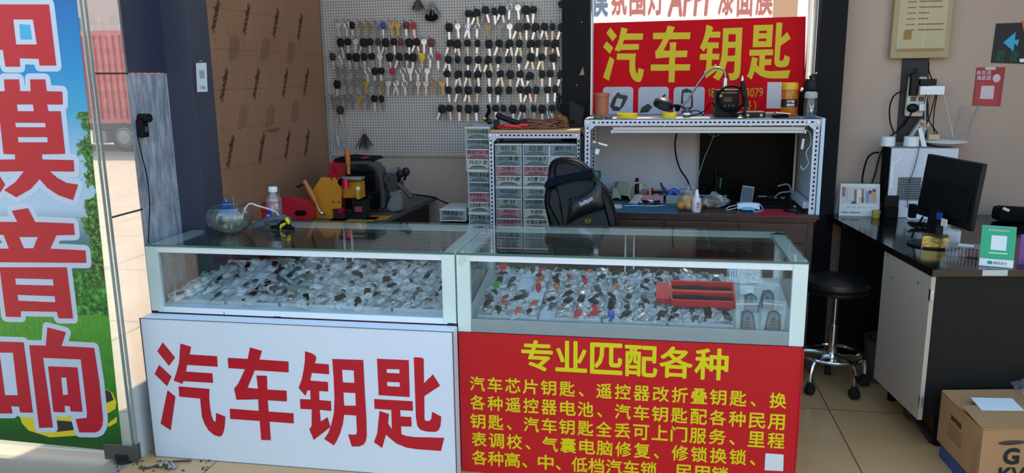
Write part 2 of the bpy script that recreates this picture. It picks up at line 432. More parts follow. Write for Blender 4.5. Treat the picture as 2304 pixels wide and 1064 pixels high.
# ------------------------------------------------------------------ traced lettering of the signs (photograph px on the white sign)
SX = lambda q: [(300+x/2.771, 680+y/2.771) for x, y in q]
QI = [[(183,250),(149,305),(222,396),(260,345)], [(160,390),(133,447),(210,523),(238,463)], [(213,548),(262,588),(233,798),(170,757)],
 [(293,257),(360,278),(350,325),(522,336),(525,402),(335,390),(327,432),(492,443),(497,502),(312,492),(305,508),(251,488),(268,440),(285,375)],
 [(282,524),(474,540),(473,600),(478,660),(487,705),(498,735),(505,744),(513,745),(516,690),(573,712),(571,760),(565,800),(553,830),(537,838),(505,828),(470,800),(445,760),(428,715),(422,660),(416,600),(286,588)]]
CHE = [[(727,281),(802,303),(785,357),(967,369),(968,437),(757,424),(712,533),(777,539),(767,456),(828,458),(833,464),(835,544),(955,551),(957,618),(838,611),(843,681),(998,692),(1000,755),(849,744),(857,860),(797,858),(788,740),(604,727),(601,663),(782,677),(778,605),(643,608),(628,538),(637,528),(655,505),(696,417),(593,410),(588,346),(713,353)]]
YAO = [[(1070,305),(1110,317),(1135,333),(1141,350),(1131,380),(1218,387),(1221,449),(1113,440),(1102,488),(1213,497),(1215,557),(1158,553),(1159,609),(1232,616),(1234,678),(1162,670),(1168,744),(1211,716),(1228,778),(1125,858),(1097,792),(1112,770),(1112,668),(1042,664),(1039,603),(1105,606),(1103,550),(1086,549),(1073,583),(1030,534),(1050,480),(1062,420),(1070,360)],
 [(1240,353),(1433,360),(1438,450),(1445,600),(1453,720),(1455,830),(1450,865),(1435,887),(1410,898),(1362,899),(1339,824),(1380,826),(1392,820),(1394,800),(1389,706),(1314,701),(1306,760),(1290,815),(1270,860),(1250,892),(1190,852),(1215,815),(1235,760),(1250,690),(1254,600),(1249,480)],
 [(1301,420),(1374,425),(1378,503),(1306,499)], [(1310,562),(1384,566),(1387,645),(1314,644)]]
SHI = [[(1519,352),(1717,361),(1723,591),(1530,579)], [(1579,416),(1659,418),(1660,444),(1580,440)], [(1581,496),(1661,499),(1662,527),(1583,523)],
 [(1501,603),(1741,617),(1743,677),(1663,672),(1666,712),(1733,715),(1735,775),(1669,773),(1671,822),(1700,833),(1750,840),(1938,845),(1918,927),(1760,915),(1700,905),(1640,880),(1600,848),(1575,825),(1551,908),(1500,872),(1520,820),(1535,677),(1594,697),(1588,755),(1612,793),(1608,671),(1504,664)],
 [(1748,343),(1795,345),(1810,352),(1812,505),(1868,449),(1912,520),(1814,585),(1815,730),(1822,740),(1848,740),(1858,725),(1863,683),(1920,713),(1915,770),(1905,795),(1885,808),(1830,806),(1790,795),(1770,770),(1762,720)]]
SIGN4 = []
for ch in (QI, CHE, YAO, SHI):
    SIGN4.append([[(P(x, y, Y=-.07).x, P(x, y, Y=-.07).z) for x, y in SX(q)] for q in ch])
def bbox(ps):
    xs = [x for q in ps for x, _ in q]; zs = [z for q in ps for _, z in q]; return min(xs), max(xs), min(zs), max(zs)
def refit(ps, box):
    a = bbox(ps)
    return [[(box[0]+(x-a[0])/(a[1]-a[0])*(box[1]-box[0]), box[2]+(z-a[2])/(a[3]-a[2])*(box[3]-box[2])) for x, z in q] for q in ps]

# white light box sign leaning on the left showcase
t = thing('sign_box', 'white rectangular sign board with four red characters standing before left showcase', 'sign', (-.6, -.035, 0))
MB().bb(-.602, .604, -.034, .033, 0, .562, .0015).build('panel', SIGNW, t)
e = MB()
for x in (-.603, .604): e.bb(x-.002, x+.002, -.0355, -.0335, 0, .5625)
for z in (.0005, .5615): e.bb(-.604, .605, -.0355, -.0335, z-.001, z+.0012)
e.build('edge_strip', M('sign_edge', '5a5a58', .5), t)
for nm, g in zip(('one', 'two', 'three', 'four'), SIGN4):
    glyph([[(x+.6, z) for x, z in q] for q in g], LETRED, 'character', t, (0, -.0348, 0))
# ------------------------------------------------------------------ glass door leaf with the big poster
DY = -.12
d1 = struct('door_1', MB().bb(-2.6, -1.238, DY-.005, DY+.005, .03, 2.33), GLASS_D, 'frameless glass door leaf carrying the poster')
b = MB(); 
for x in (-1.2385, -1.2555): b.bb(x-.0016, x+.0016, DY-.0068, DY+.0068, .075, 2.33)
b.build('door_edge', M('door_edge_strip', 'aab0ae', .25, .5), d1)
b = MB().bb(-1.372, -1.236, DY-.016, DY+.016, .008, .074, .003)
b.build('door_clamp', M('clamp_steel', '6a6660', .4, .7), d1)
b = MB().bb(-1.325, -1.27, DY-.02, DY-.015, .012, .034, .002)
for i in range(5): b.bb(-1.322+i*.011, -1.316+i*.011, DY-.022, DY-.019, .014, .034)
b.build('clamp_bracket', M('clamp_dark', '3a3733', .5, .6), d1)
b = MB().cyl((-1.30, DY, -.002), (-1.30, DY, .012), .03).build('floor_pivot', M('clamp_dark', ''), d1)

ZT, ZB = 1.95, .0435
def poster_mat():
    m, n, l, o = newmat('printed_landscape'); b = pbr(n, (1, 1, 1), .35, 0)
    v = ocoord(n, l); s = n.new('ShaderNodeSeparateXYZ'); l.new(v, s.inputs[0]); z = s.outputs[2]
    k = mathn(n, l, 'DIVIDE', z, 1.9)
    c = ramp(n, l, k, [(0, rgb('4d5a3a')), (.05, rgb('2c6b26')), (.12, rgb('3aa82f')), (.30, rgb('7fdb48')), (.345, rgb('3f8f3a')), (.39, rgb('2f7a3c')),
                       (.46, rgb('5e8f9a')), (.52, rgb('cfe0f0')), (.62, rgb('b9d8ee')), (.70, rgb('4cb9dc')), (.78, rgb('1fa0d8')), (.9, rgb('1478c0'))])
    f = noise(n, l, ocoord(n, l, (60, 1, 14)), 2, 3)
    g = mathn(n, l, 'LESS_THAN', z, .60)
    c2 = mixc(n, l, mathn(n, l, 'MULTIPLY', mathn(n, l, 'MULTIPLY', f, g), .9), c, rgb('1d5a18'))
    # hedge of bushes
    h = noise(n, l, v, 45, 5, .7)
    band = mathn(n, l, 'MULTIPLY', mathn(n, l, 'GREATER_THAN', z, .585), mathn(n, l, 'LESS_THAN', z, mathn(n, l, 'ADD', .70, mathn(n, l, 'MULTIPLY', noise(n, l, v, 20), .1))))
    c3 = mixc(n, l, band, c2, ramp(n, l, h, [(.35, rgb('123a16')), (.5, rgb('2f8a30')), (.65, rgb('7fd060'))]))
    # tree leaves hanging at the right border
    x = mathn(n, l, 'ADD', s.outputs[0], 1.30)
    edge = mathn(n, l, 'ADD', mathn(n, l, 'MULTIPLY', x, 6), .56)
    cl = noise(n, l, v, 13, 2); fine = noise(n, l, v, 60, 4, .75)
    t = mathn(n, l, 'ADD', mathn(n, l, 'MULTIPLY', cl, 1.1), mathn(n, l, 'MULTIPLY', fine, .5))
    zz = mathn(n, l, 'MULTIPLY', mathn(n, l, 'GREATER_THAN', z, .70), mathn(n, l, 'LESS_THAN', z, 1.33))
    low = mathn(n, l, 'MULTIPLY', mathn(n, l, 'LESS_THAN', z, 1.02), .22)
    mask = mathn(n, l, 'MULTIPLY', zz, mathn(n, l, 'GREATER_THAN', mathn(n, l, 'ADD', mathn(n, l, 'ADD', t, edge), low), 1.30))
    c4 = mixc(n, l, mask, c3, ramp(n, l, fine, [(.38, rgb('20361a')), (.52, rgb('3f8030')), (.66, rgb('9ed468'))]))
    l.new(c4, b.inputs['Base Color'])
    tr = n.new('ShaderNodeBsdfTranslucent'); l.new(c4, tr.inputs[0])
    x = n.new('ShaderNodeMixShader'); x.inputs[0].default_value = .3
    l.new(b.outputs[0], x.inputs[1]); l.new(tr.outputs[0], x.inputs[2]); l.new(x.outputs[0], o.inputs[0]); MATS['printed_landscape'] = m; return m
PYF = DY-.007
t = thing('poster', 'tall landscape poster with red characters and yellow car on the glass door', 'poster', (0, PYF, 0))
pr = P(172, 0, Y=PYF); pb = P(276, 1016, Y=PYF); pl = P(0, 999, Y=PYF)
slope = (pr.x-pb.x)/(pr.z-pb.z)
b = MB().prism([(-2.3, pl.z+.03), (pb.x, pb.z), (pb.x+slope*(ZT-pb.z), ZT), (-2.3, ZT)], -.0008, .0008)
b.build('printed_sheet', poster_mat(), t)
PO = lambda q, oy=0: [(P(x/2, y/2+oy, Y=PYF).x, P(x/2, y/2+oy, Y=PYF).z) for x, y in q]
ZHAN = [PO(q) for q in ([(-150,-260),(-20,-260),(-20,-140),(150,-140),(150,-60),(-20,-60),(-20,20),(222,20),(255,295),(180,295),(176,265),(90,262),(92,300),(26,300),(15,225),(-30,222),(-60,20),(-150,20)],
                        [(62,88),(150,88),(168,200),(75,200)])]
MO = [PO(q) for q in ([(20,357),(87,357),(92,410),(140,410),(137,357),(205,357),(212,410),(282,412),(284,470),(213,470),(220,500),(275,500),(295,692),(190,694),(192,717),(333,720),(336,772),(225,770),(260,800),(300,822),(353,830),(330,900),(265,878),(215,845),(180,805),(140,850),(75,887),(20,855),(70,820),(110,770),(0,772),(-40,772),(-40,718),(70,717),(70,694),(18,692),(0,530),(-6,472),(-40,472),(-46,412),(24,410)],
                      [(78,470),(150,470),(155,500),(82,500)], [(70,552),(205,553),(208,572),(74,572)], [(82,617),(215,617),(217,640),(85,640)])]
YUE = [PO(q) for q in ([(-190,380),(-62,380),(-20,760),(25,830),(0,870),(-60,860),(-66,800),(-75,700),(-120,700),(-150,860),(-215,850),(-175,700)],
                       [(-130,440),(-105,440),(-97,500),(-124,500)], [(-118,560),(-92,560),(-84,640),(-112,640)])]
YIN = [PO(q) for q in ([(55,948),(127,936),(160,998),(333,1005),(338,1056),(255,1058),(228,1118),(386,1126),(390,1182),(-120,1178),(-126,1118),(42,1118),(18,1056),(-100,1054),(-106,998),(80,998)],)]
YIN += [PO(q, 532) for q in ([(0,138),(302,138),(330,368),(265,367),(258,338),(95,335),(95,362),(28,360)], [(70,188),(240,192),(243,220),(74,216)], [(80,262),(248,268),(251,295),(85,288)])]
YIN.append(PO([(88,1066),(172,1066),(152,1116),(110,1116)]))
XIANG = [PO(q, 532) for q in ([(-60,470),(108,475),(150,792),(92,790),(88,765),(52,762),(58,795),(-20,795)], [(0,522),(60,522),(82,713),(25,713)],
                              [(215,408),(298,430),(278,492),(425,500),(448,650),(465,820),(462,850),(450,872),(430,881),(358,880),(342,820),(392,815),(393,790),(365,552),(195,545),(240,858),(178,860),(133,488),(208,490)],
                              [(218,583),(350,588),(373,788),(320,786),(316,762),(292,760),(294,790),(242,788)], [(277,634),(300,634),(308,710),(285,712)])]
LETOUT = M('white_lettering_border', 'dfe6f2', .35, var=.02, transl=.25)
LETR2 = M('poster_red_print', 'd81a30', .35, var=.03, transl=.25)
for g in (ZHAN, MO, YUE, YIN, XIANG):
    ol = [q for i, q in enumerate(g) if i == 0 or (g is XIANG and i in (2, 3)) or (g is YIN and i == 1)]
    border(ol if g is not MO else g[:1], LETOUT, 'character_border', t, (0, -.0014, 0), .0205)
    glyph(g, LETR2, 'character', t, (0, -.0022, 0), ext=.0002)
glyph([PO(q) for q in ([(75,98),(140,98),(156,190),(86,190)],)], M('poster_cyan_print', '3aa8d0', .4), 'character_inside', t, (0, -.0018, 0), ext=.0001) if 0 else None
# white gaps inside the strokes and the printed car
gl = [q for g in (ZHAN, MO, YUE) for q in g[1:]]+[YIN[2], YIN[3], YIN[4], XIANG[1], XIANG[4]]
for q_ in gl: glyph([q_], LETOUT, 'character_counter', t, (0, -.0019, 0), ext=.0001)
glyph([PO([(88,108),(138,112),(147,178),(95,178)])], M('poster_cyan_print', '3aa8d0', .4), 'character_inside', t, (0, -.0021, 0), ext=.0001)
CARY = M('poster_yellow_print', 'e6c61e', .4, var=.05)
glyph([PO(q, 532) for q in ([(85,792),(330,800),(345,860),(352,895),(225,903),(130,872),(100,840)], [(470,684),(505,700),(525,745),(520,775),(480,800),(462,770)], [(480,845),(528,810),(526,836),(492,856)])],
      CARY, 'printed_car', t, (0, -.0011, 0), ext=.0001)
for q in ([(250,826),(325,832),(350,868),(240,880)], [(466,684),(500,700),(512,735),(475,750)], [(0,80),(6,180),(-10,330),(-60,330),(-60,80)]): glyph([PO(q, 532)], M('poster_dark_print', '2e2723', .4), 'printed_car_window', t, (0, -.0013, 0), ext=.0001)
# small white pay card on the pillar
c = [P(x, y, Y=.3225) for x, y in ((441, 142), (464, 141), (467, 206), (444, 207))]
t = thing('payment_card', 'narrow white code card stuck on the navy pillar', 'card', (c[0].x+.02, .3225, c[3].z))
L = t.location
b = MB().prism([(q.x-L.x, q.z-L.z) for q in c], -.0012, .001); b.build('card', M('card_white', 'cfd2d6', .4), t)
for w, h, z in ((.012, .004, .127), (.022, .032, .072), (.02, .012, .018)):
    MB().box((.0095-.02+.0135, -.0016, z*.95), (w, .0006, h)).build('printed_mark', M('card_grey', '9a9ca0', .5), t)
# plug adapter on the jamb pane with its lead
p = P(312, 286, X=-1.2495)
t = thing('power_adapter', 'black plug adapter hanging on the grey tiled jamb with a long lead', 'adapter', p)
MB().box((.016, 0, -.004), (.03, .038, .07), bev=.006).cyl((.004, .01, .034), (.05, -.004, .034), .017).build('body', BLACK, t)
MB().box((.0315, 0, -.008), (.0006, .018, .02)).build('rating_label', M('label_grey', '4a4a4e', .5), t)
q = [(310, 310), (318, 345), (331, 400), (337, 460), (335, 505), (334, 548)]
MB().tube([P(x, y, X=-1.236)-p for x, y in q], .0022, smooth=5).build('lead', BLACK, t)

# ------------------------------------------------------------------ glass showcases
H = .831
def showcase(name, label, x0, W, D, hb, rail, railmat, deckmat, postmat, basemat):
    t = thing(name, label, 'display case', (x0, 0, 0)); pw = .048
    MB().bb(.004, W-.004, .004, D-.004, 0, hb-.002).build('base_cabinet', basemat, t)
    MB().bb(.01, W-.01, .022, D-.03, hb-.002, .574).build('deck', deckmat, t)
    MB().prism([(.026, .5742), (D-.05, .5742), (D-.05, .5765+.16*(D-.09)), (.04, .5763)], .014, W-.014, ax='x').build('sloping_board', deckmat, t)
    for x in (0, W-pw): MB().bb(x, x+pw, 0, .022, hb, H-.0085, .0015).build('corner_post', postmat, t)
    for x in (.004, W-.03): MB().bb(x, x+.026, D-.028, D-.004, hb, H-.0085, .001).build('back_post', postmat, t)
    MB().bb(pw, W-pw, 0, .02, hb, rail, .002).build('bottom_rail', railmat, t)
    MB().bb(pw, W-pw, .003, .018, H-.031, H-.0095, .001).build('top_rail', ALUW, t)
    for x in (0, W-.05): MB().bb(x, x+.05, .022, D-.028, H-.024, H-.0085).build('side_rail', postmat, t)
    MB().bb(0, W, D-.05, D, H-.024, H-.0085).build('back_rail', postmat, t)
    MB().bb(0, W, 0, D, H-.0075, H, .0008).build('glass_top', GLASS_T, t)
    MB().bb(pw, W-pw, .009, .013, rail, H-.031).build('front_pane', GLASS_F, t)
    for x in (.008, W-.012): MB().bb(x, x+.004, .022, D-.028, .574, H-.024).build('side_pane', GLASS_F, t)
    MB().bb(.03, W/2+.02, D-.022, D-.018, .58, H-.026).build('sliding_pane', GLASS_F, t)
    MB().bb(W/2-.02, W-.03, D-.014, D-.010, .58, H-.026).build('sliding_pane', GLASS_F, t)
    for x in (W/2-.02, W/2+.014): MB().bb(x, x+.006, D-.024, D-.008, .575, H-.026).build('pane_trim', ALUW, t)
    MB().bb(.03, W-.03, D-.028, D-.006, .574, .582).build('track', ALUW, t)
    MB().bb(.001, W-.001, -.0012, .0008, H-.0078, H-.0006).build('glass_edge', M('glass_edge_green', '3f6a5c', .2), t)
    return t
DECKW = M('white_laminate', 'd8dde2', .35, var=.03)
sc1 = showcase('display_case', 'left glass showcase full of bagged keys, behind white sign', -1.2, 1.2, .54, .566, .588, ALUW, DECKW, M('pale_aluminium', 'd6e2da', .4, .05), M('maroon_base', '5a2a28', .5))
sc2 = showcase('display_case', 'right glass showcase with red yellow-lettered banner across its base', .006, 1.18, .54, .541, .59, M('grey_rail', '8f9a99', .35, .2), M('grey_deck', 'a7b1ae', .4), M('pale_aluminium', ''), M('maroon_base', ''))
# bits of black tape residue on the posts
for x0, x1, z1 in ((.0, .03, .571), (1.168, 1.198, .571), (.30, .302, .578), (.5, .53, .5685)): MB().bb(x0, x1, -.0005, 0, .566, z1).build('dark_residue', M('residue', '141416', .8), sc1)
b = MB().sheet(6, 5, lambda u, v: (.01+.028*u, -.0009, H-.012-.03*v-.008*math.sin(u*5)*v)); b.build('old_tape', BAGC, sc2)

# red banner: vinyl wrapped over the front of the right case
t = thing('banner', 'red vinyl banner with yellow list of services on the right showcase', 'banner', (0, -.004, 0))
MB().bb(.008, 1.183, -.001, .0015, .002, .5405).build('vinyl_sheet', BANRED, t)
MB().prism([(1.183, .002), (1.186, .25), (1.187, .52), (1.183, .5405)], -.006, .001).build('curled_edge', BANRED, t)
BY = -.005
def line(body, x0, y0, x1, y1, hpx, off=.016):
    """a run of characters whose first cell centre is x0,y0 px and last cell centre x1,y1 px"""
    n = len(body); a = P(x0, y0, Y=BY); z = P(x1, y1, Y=BY); hh = (P(x0, y0-hpx/2, Y=BY)-P(x0, y0+hpx/2, Y=BY)).z
    for i, ch in enumerate(body):
        if ch == '　': continue
        c = a.lerp(z, i/(n-1)); h = hh*(P(x0, y0, Y=BY)-CAM).length/(P(x0, y0, Y=BY)-CAM).length
        if ch == '、': text(ch, LETYEL, (c.x+h*.03, -.0016, c.z), FRONT, h=h*.29, w=h*.29, parent=t, off=.02, name='character')
        else: text(ch, LETYEL, (c.x, -.0016, c.z), FRONT, h=h, w=h*.98 if ch not in '车' else h*.95, parent=t, off=off, name='character')
line('专业匹配各种', 1209, 806, 1602, 825, 66, .022)
line('汽车芯片钥匙、遥控器改折叠钥匙、换', 1074, 866, 1750, 904, 32)
line('各种遥控器电池、汽车钥匙配各种民用', 1075, 908, 1748, 951, 32)
line('钥匙、汽车钥匙全丢可上门服务、里程', 1076, 950, 1746, 994, 32)
line('表调校、气囊电脑修复、修锁换锁、', 1078, 991, 1704, 1034, 32)
line('各种高、中、低档汽车锁、民用锁', 1079, 1032, 1620, 1070, 32)
c = [P(x, y, Y=BY) for x, y in ((1722, 1019), (1763, 1022), (1762, 1059), (1720, 1057))]
b = MB().prism([(q.x, q.z) for q in c], -.0078, -.0062)
tag(b.build('paper_note', PAPER), 'blank white square of paper stuck on the red banner', 'paper')

# ------------------------------------------------------------------ bagged keys in the cases
BAGS = []
for v in range(7):
    rr = random.Random(v)
    ph = [rr.uniform(0, 6) for _ in range(6)]
    def fn(u, w, ph=ph):
        e = min(u, 1-u, w, 1-w)
        z = .003+.009*min(1, e*5)*(1+.6*math.sin(6*u+ph[0])*math.sin(5*w+ph[1]))+.003*math.sin(9*u+7*w+ph[2])+.0012*math.sin(19*u-13*w+ph[3])+.012*max(0, u+w-1.35)*math.sin(ph[4])+.012*max(0, w-u-.4)*math.sin(ph[5])
        return ((u-.5)*.066+.004*math.sin(7*w+ph[4]), (w-.5)*.088+.004*math.sin(6*u+ph[5]), max(.001, z))
    o = MB().sheet(9, 11, fn).build('bag_mesh', BAG, smooth=25); BAGS.append(o.data); bpy.data.objects.remove(o)
FOBC = {'black': BLACK, 'dark grey': M('dark_grey_plastic', '3c3f43', .45), 'red': M('fob_red', 'c01a1a', .4), 'orange': M('fob_orange', 'b8532c', .45), 'blue': M('fob_blue', '1c4f9c', .4), 'silver': STEEL, 'green': M('fob_green', '2f9a1e', .45)}
FOB = {}
for cn, mt in FOBC.items():
    b = MB().box((0, .006, .006), (.026, .044, .009), bev=.004).box((0, -.026, .005), (.010, .024, .004), bev=.001)
    o = b.build('fob_mesh', mt); FOB[cn] = o.data; bpy.data.objects.remove(o)
SLOPE = .16; TILT = math.atan(SLOPE)
def zdeck(y): return .5765+SLOPE*(y-.04)
def packet(x, y, z, rz, tx, ty, col, label, group, sc=1):
    z += zdeck(y)-.5765; tx += TILT
    o = bpy.data.objects.new('key_packet', random.choice(BAGS)); COL.objects.link(o)
    o.location = (x, y, z); o.rotation_euler = (tx, ty, rz); o.scale = (sc, sc, sc); tag(o, label, 'packet', group)
    f = bpy.data.objects.new('key_fob', FOB[col]); COL.objects.link(f); f.parent = o; f.location = (random.uniform(-.008, .008), random.uniform(-.01, .01), .008 if sc < .95 else .0055)
    f.rotation_euler = (0, 0, random.uniform(-.5, .5)); f.scale = (random.uniform(.9, 1.2) if sc < .95 else random.uniform(.7, .95),)*3
    return o
# left case: rows of loose packets, thickest on the right; trays below them
TRAY = M('white_tray', 'cfd4d6', .4, var=.03)
def tray(label, group, x0, y0, w, d, nx, ny, h=.016, z=None):
    b = MB().bb(0, w, 0, d, 0, .002)
    for i in range(nx+1): b.bb(max(0, w*i/nx-.001), min(w, w*i/nx+.001), 0, d, .002, h)
    for j in range(ny+1): b.bb(0, w, max(0, d*j/ny-.001), min(d, d*j/ny+.001), .002, h)
    o = b.build('compartment_tray', TRAY, loc=(x0, y0, zdeck(y0)+.0006), smooth=0); o.rotation_euler = (TILT, 0, 0); return tag(o, label, 'tray', group)
LX = -1.165
for r in range(2):
    for c in range(5):
        tray(f'white divided tray, {ORD[c]} from left in {"front" if r==0 else "back"} row of left showcase', 'trays in the left showcase', -1.1495+c*.223, .072+r*.205, .213, .197, 3, 3)
for r in range(7):
    for c in range(15):
        x = -1.118+c*.0715+random.uniform(-.012, .012); y = .098+r*.054+random.uniform(-.01, .01)
        dense = c >= 4
        if not dense and random.random() < .45: continue
        col = random.choice(['black', 'black', 'dark grey', 'dark grey', 'silver', 'black'])
        packet(x, y, .590+random.uniform(.002, .018), random.uniform(-.7, .7), random.uniform(-.15, .35), random.uniform(-.3, .3), col,
               f'clear bag, {ORD[c]} along in the {ORD[r]} row from the front, left showcase', 'bagged keys in the left showcase', random.uniform(1.0, 1.3))
for k, (px, py, w) in enumerate(((665, 655, .06), (690, 640, .06), (705, 622, .055), (625, 655, .05), (650, 615, .05))):
    p = P(px, py, Z=.62)
    o = MB().box((0, 0, .012), (w, .04, .024), (0, 0, -.4), bev=.002).box((0, 0, .0246), (w*.9, .034, .0012), (0, 0, -.4)).build('small_box', M(f'grey_card{k%2}', ('8b8a86', '63625f')[k % 2], .6), loc=(p.x, p.y, zdeck(p.y)+.02))
    tag(o, f'small grey cardboard key box, {ORD[k]} of five among bags in left showcase', 'box', 'grey boxes in the left showcase')
# right case
RX = .066
for r in range(2):
    for c in range(4):
        tray(f'white divided tray, {ORD[c]} from left in {"front" if r==0 else "back"} row of right showcase', 'trays in the right showcase', RX+c*.226, .046+r*.215, .22, .207, 4, 4)
for r in range(8):
    for c in range(16):
        tc, tr = c//4, r//4
        x = RX+tc*.226+.0275+(c % 4)*.055+random.uniform(-.006, .006); y = .046+tr*.215+.025+(r % 4)*.051+random.uniform(-.005, .005)
        if 12 <= c <= 15 and 2 <= r <= 4: continue
        if random.random() < .10: continue
        col = random.choice(['black', 'black', 'black', 'dark grey', 'red', 'orange', 'black', 'silver'] if c < 9 else ['black', 'black', 'dark grey', 'silver', 'black', 'dark grey', 'black'])
        if (r, c) in ((0, 7), (1, 7)): col = 'red'
        if (r, c) == (0, 8): col = 'blue'
        if r == 4 and c == 0: col = 'green'
        packet(x, y, .588+random.uniform(.0, .008), random.uniform(-.35, .35), random.uniform(-.18, .25), random.uniform(-.2, .2), col,
               f'clear bag with {col} key fob, {ORD[c]} along, {ORD[r]} row from front, right showcase', 'bagged key fobs in the right showcase', random.uniform(.70, .88))
# red open tool box
a = P(1508, 690, Z=.615); z = P(1640, 690, Z=.615)
t = thing('tool_case', 'open red box holding black flip keys in the right showcase', 'box', (a.x, a.y, zdeck(a.y)+.02), (.36, 0, 0))
w = z.x-a.x+.02
MB().bb(0, w, 0, .115, 0, .004).bb(0, w, 0, .006, 0, .03).bb(0, w, .109, .115, 0, .036).bb(0, .006, 0, .115, 0, .033).bb(w-.006, w, 0, .115, 0, .033).bb(0, w, .053, .066, 0, .03).build('shell', M('tool_case_red', 'd0202a', .4), t)
for y in (.03, .087):
    MB().bb(.01, w-.01, y-.02, y+.02, .004, .016, .004).tube([(.015, y, .018), (w*.4, y+.006, .02), (w*.7, y-.006, .02), (w-.015, y, .018)], .007, smooth=4).build('black_key', BLACKM, t)
MB().bb(-.05, -.004, .02, .12, -.004, .02).build('side_flap', M('tool_case_red', ''), t)
# large smart key packs standing at the right end
def smartpack(px, py, yaw, lean, label, hgt=.105):
    p = P(px, py, Z=.585 if py > 730 else .60)
    t = thing('smart_key_pack', label, 'packet', (p.x, p.y, zdeck(p.y)+.004), (lean, 0, yaw), 'smart key packs in the right showcase')
    rr = random.Random(px)
    MB().sheet(8, 10, lambda u, v: ((u-.5)*.075, -.008-.006*math.sin(PI*u)*math.sin(PI*v)+.002*math.sin(9*u+rr.random()), v*hgt)).sheet(8, 10, lambda u, v: ((u-.5)*.075, .008*math.sin(PI*u)*math.sin(PI*v)+.001, v*hgt)).build('bag', BAGC, t)
    MB().box((0, -.0025, hgt-.013), (.075, .004, .004)).build('zip_strip', M('zip_white', 'c8d2d4', .4), t)
    MB().prism([(-.026, .002), (.028, .002), (.022, .06), (.004, .074), (-.018, .066)], -.004, .004, bev=.002).build('key_shell', BLACK, t)
    MB().prism([(-.018, .006), (.021, .006), (.016, .056), (.003, .066), (-.012, .06)], -.0055, -.0035).build('key_face', M('key_face_grey', '4c5252', .4), t)
    b = MB(); b.cyl((.002, -.0062, .042), (.002, -.005, .042), .006)
    for zz in (.012, .022, .031): b.box((.001, -.006, zz), (.026, .001, .002))
    b.build('key_buttons', BLACKM, t)
smartpack(1682, 741, .12, -.35, 'bagged smart key at front, left one of the pair by right showcase post')
smartpack(1737, 742, -.3, -.3, 'bagged smart key nearest the right post of the right showcase')
smartpack(1690, 705, .1, -.45, 'bagged smart key behind the front pair, beside red box')
smartpack(1722, 700, -.35, -.4, 'tilted bagged smart key behind the front pair, near right post')
for k, (px, py) in enumerate(((1650, 630), (1690, 634), (1672, 622))):
    p = P(px, py, Z=.63)
    t = thing('blade_pack', f'clear bag of metal key blades, {("left", "right", "rear")[k]} one in the back right corner of showcase', 'packet', (p.x, min(p.y, .43), zdeck(min(p.y, .43))+.001), (-.4, 0, (-.2, .15, .3)[k]))
    MB().sheet(5, 6, lambda u, v: ((u-.5)*.07, -.004-.004*math.sin(PI*u), v*.07)).build('bag', BAG, t)
    b = MB()
    for i in range(6): b.box((-.022+i*.009, .001, .03), (.005, .002, .045))
    b.build('key_blades', STEEL, t)
p = P(1680, 668, Z=.615)
o = MB().box((0, 0, 0), (.05, .001, .04), (-.9, 0, 0)).build('header_card', PAPER, loc=(p.x, p.y, zdeck(p.y)+.02)); tag(o, 'small white printed header card among smart key bags, right showcase', 'card')
# ------------------------------------------------------------------ pegboard, hooks and hanging keys
PY0 = 1.638
t = MB().bb(-1.125, .205, PY0, PY0+.006, .995, 2.5).build('pegboard', peg_mat(), smooth=0)
tag(t, 'perforated grey steel pegboard hung with rows of keys', 'pegboard')
MB().bb(-1.138, -1.124, PY0-.006, PY0+.008, .0, 2.5).build('edge_strip', M('flaking_plaster', '8d8983', .9, var=.3, vs=25, bump=.5), t)
hk = MB().tube([(0, 0, 0), (0, -.03, 0), (0, -.044, .002), (0, -.05, .012)], .0018, n=6).box((0, -.0012, 0), (.012, .002, .012)).build('m', M('hook_wire', '8d8d90', .35, .8))
HOOK = hk.data; bpy.data.objects.remove(hk)
HEADS, BLADES = {}, {}
def mk(nm, mb, mat): o = mb.build(nm, mat); d = o.data; bpy.data.objects.remove(o); return d
HC = {'black': BLACK, 'brown-black': M('brown_black', '2a1c1a', .45), 'red': M('key_red', 'a01420', .4), 'dark red': M('key_dark_red', '5c1a20', .45), 'blue': M('key_blue', '22408c', .4), 'yellow': M('key_yellow', 'd8a818', .4)}
for cn, mt in HC.items():
    for v, (w, h) in enumerate(((.030, .036), (.034, .032), (.026, .034), (.036, .040))):
        HEADS[cn, v] = mk('head', MB().prism([(-w*.36, 0), (w*.36, 0), (w*.5, -h*.25), (w*.5, -h*.6), (w*.3, -h), (-w*.3, -h), (-w*.5, -h*.6), (-w*.5, -h*.25)], -.005, .005, bev=.0022).box((0, -.006, -h*.5), (w*.5, .002, h*.4), bev=.0009), mt)
MET = {'silver': M('key_nickel', 'd6d4d2', .3, .85), 'grey': M('key_steel_dull', '7c7a79', .4, .7), 'brass': M('key_brass', '8d7754', .4, .8), 'gold': M('key_gold', 'bb9348', .35, .75), 'pink silver': M('key_pink_nickel', 'd0b4ae', .3, .8), 'pale brass': M('key_pale_brass', 'b8a583', .35, .8)}
for cn, mt in MET.items():
    n = 14; c = [(.0135*math.cos(2*PI*i/n), -.015+.0145*math.sin(2*PI*i/n)) for i in range(n)]
    HEADS[cn, 0] = mk('head', MB().prism(c, -.0014, .0014, bev=.0005).tube([(.004*math.cos(a), -.0018, -.007+.004*math.sin(a)) for a in [i*PI/5 for i in range(10)]], .0012, n=6, closed=True), mt)
    HEADS[cn, 1] = mk('head', MB().tube([(.012*math.cos(2*PI*i/16), 0, -.015+.014*math.sin(2*PI*i/16)) for i in range(16)], .0026, n=7, closed=True), mt)
for cn, mt in list(MET.items()):
    BLADES[cn] = mk('blade', MB().prism([(-.005, 0), (.005, 0), (.005, -.036), (.002, -.044), (-.002, -.044), (-.005, -.036)], -.0011, .0011).box((0, -.0013, -.018), (.0018, .0008, .034)), mt)
NK = [0]
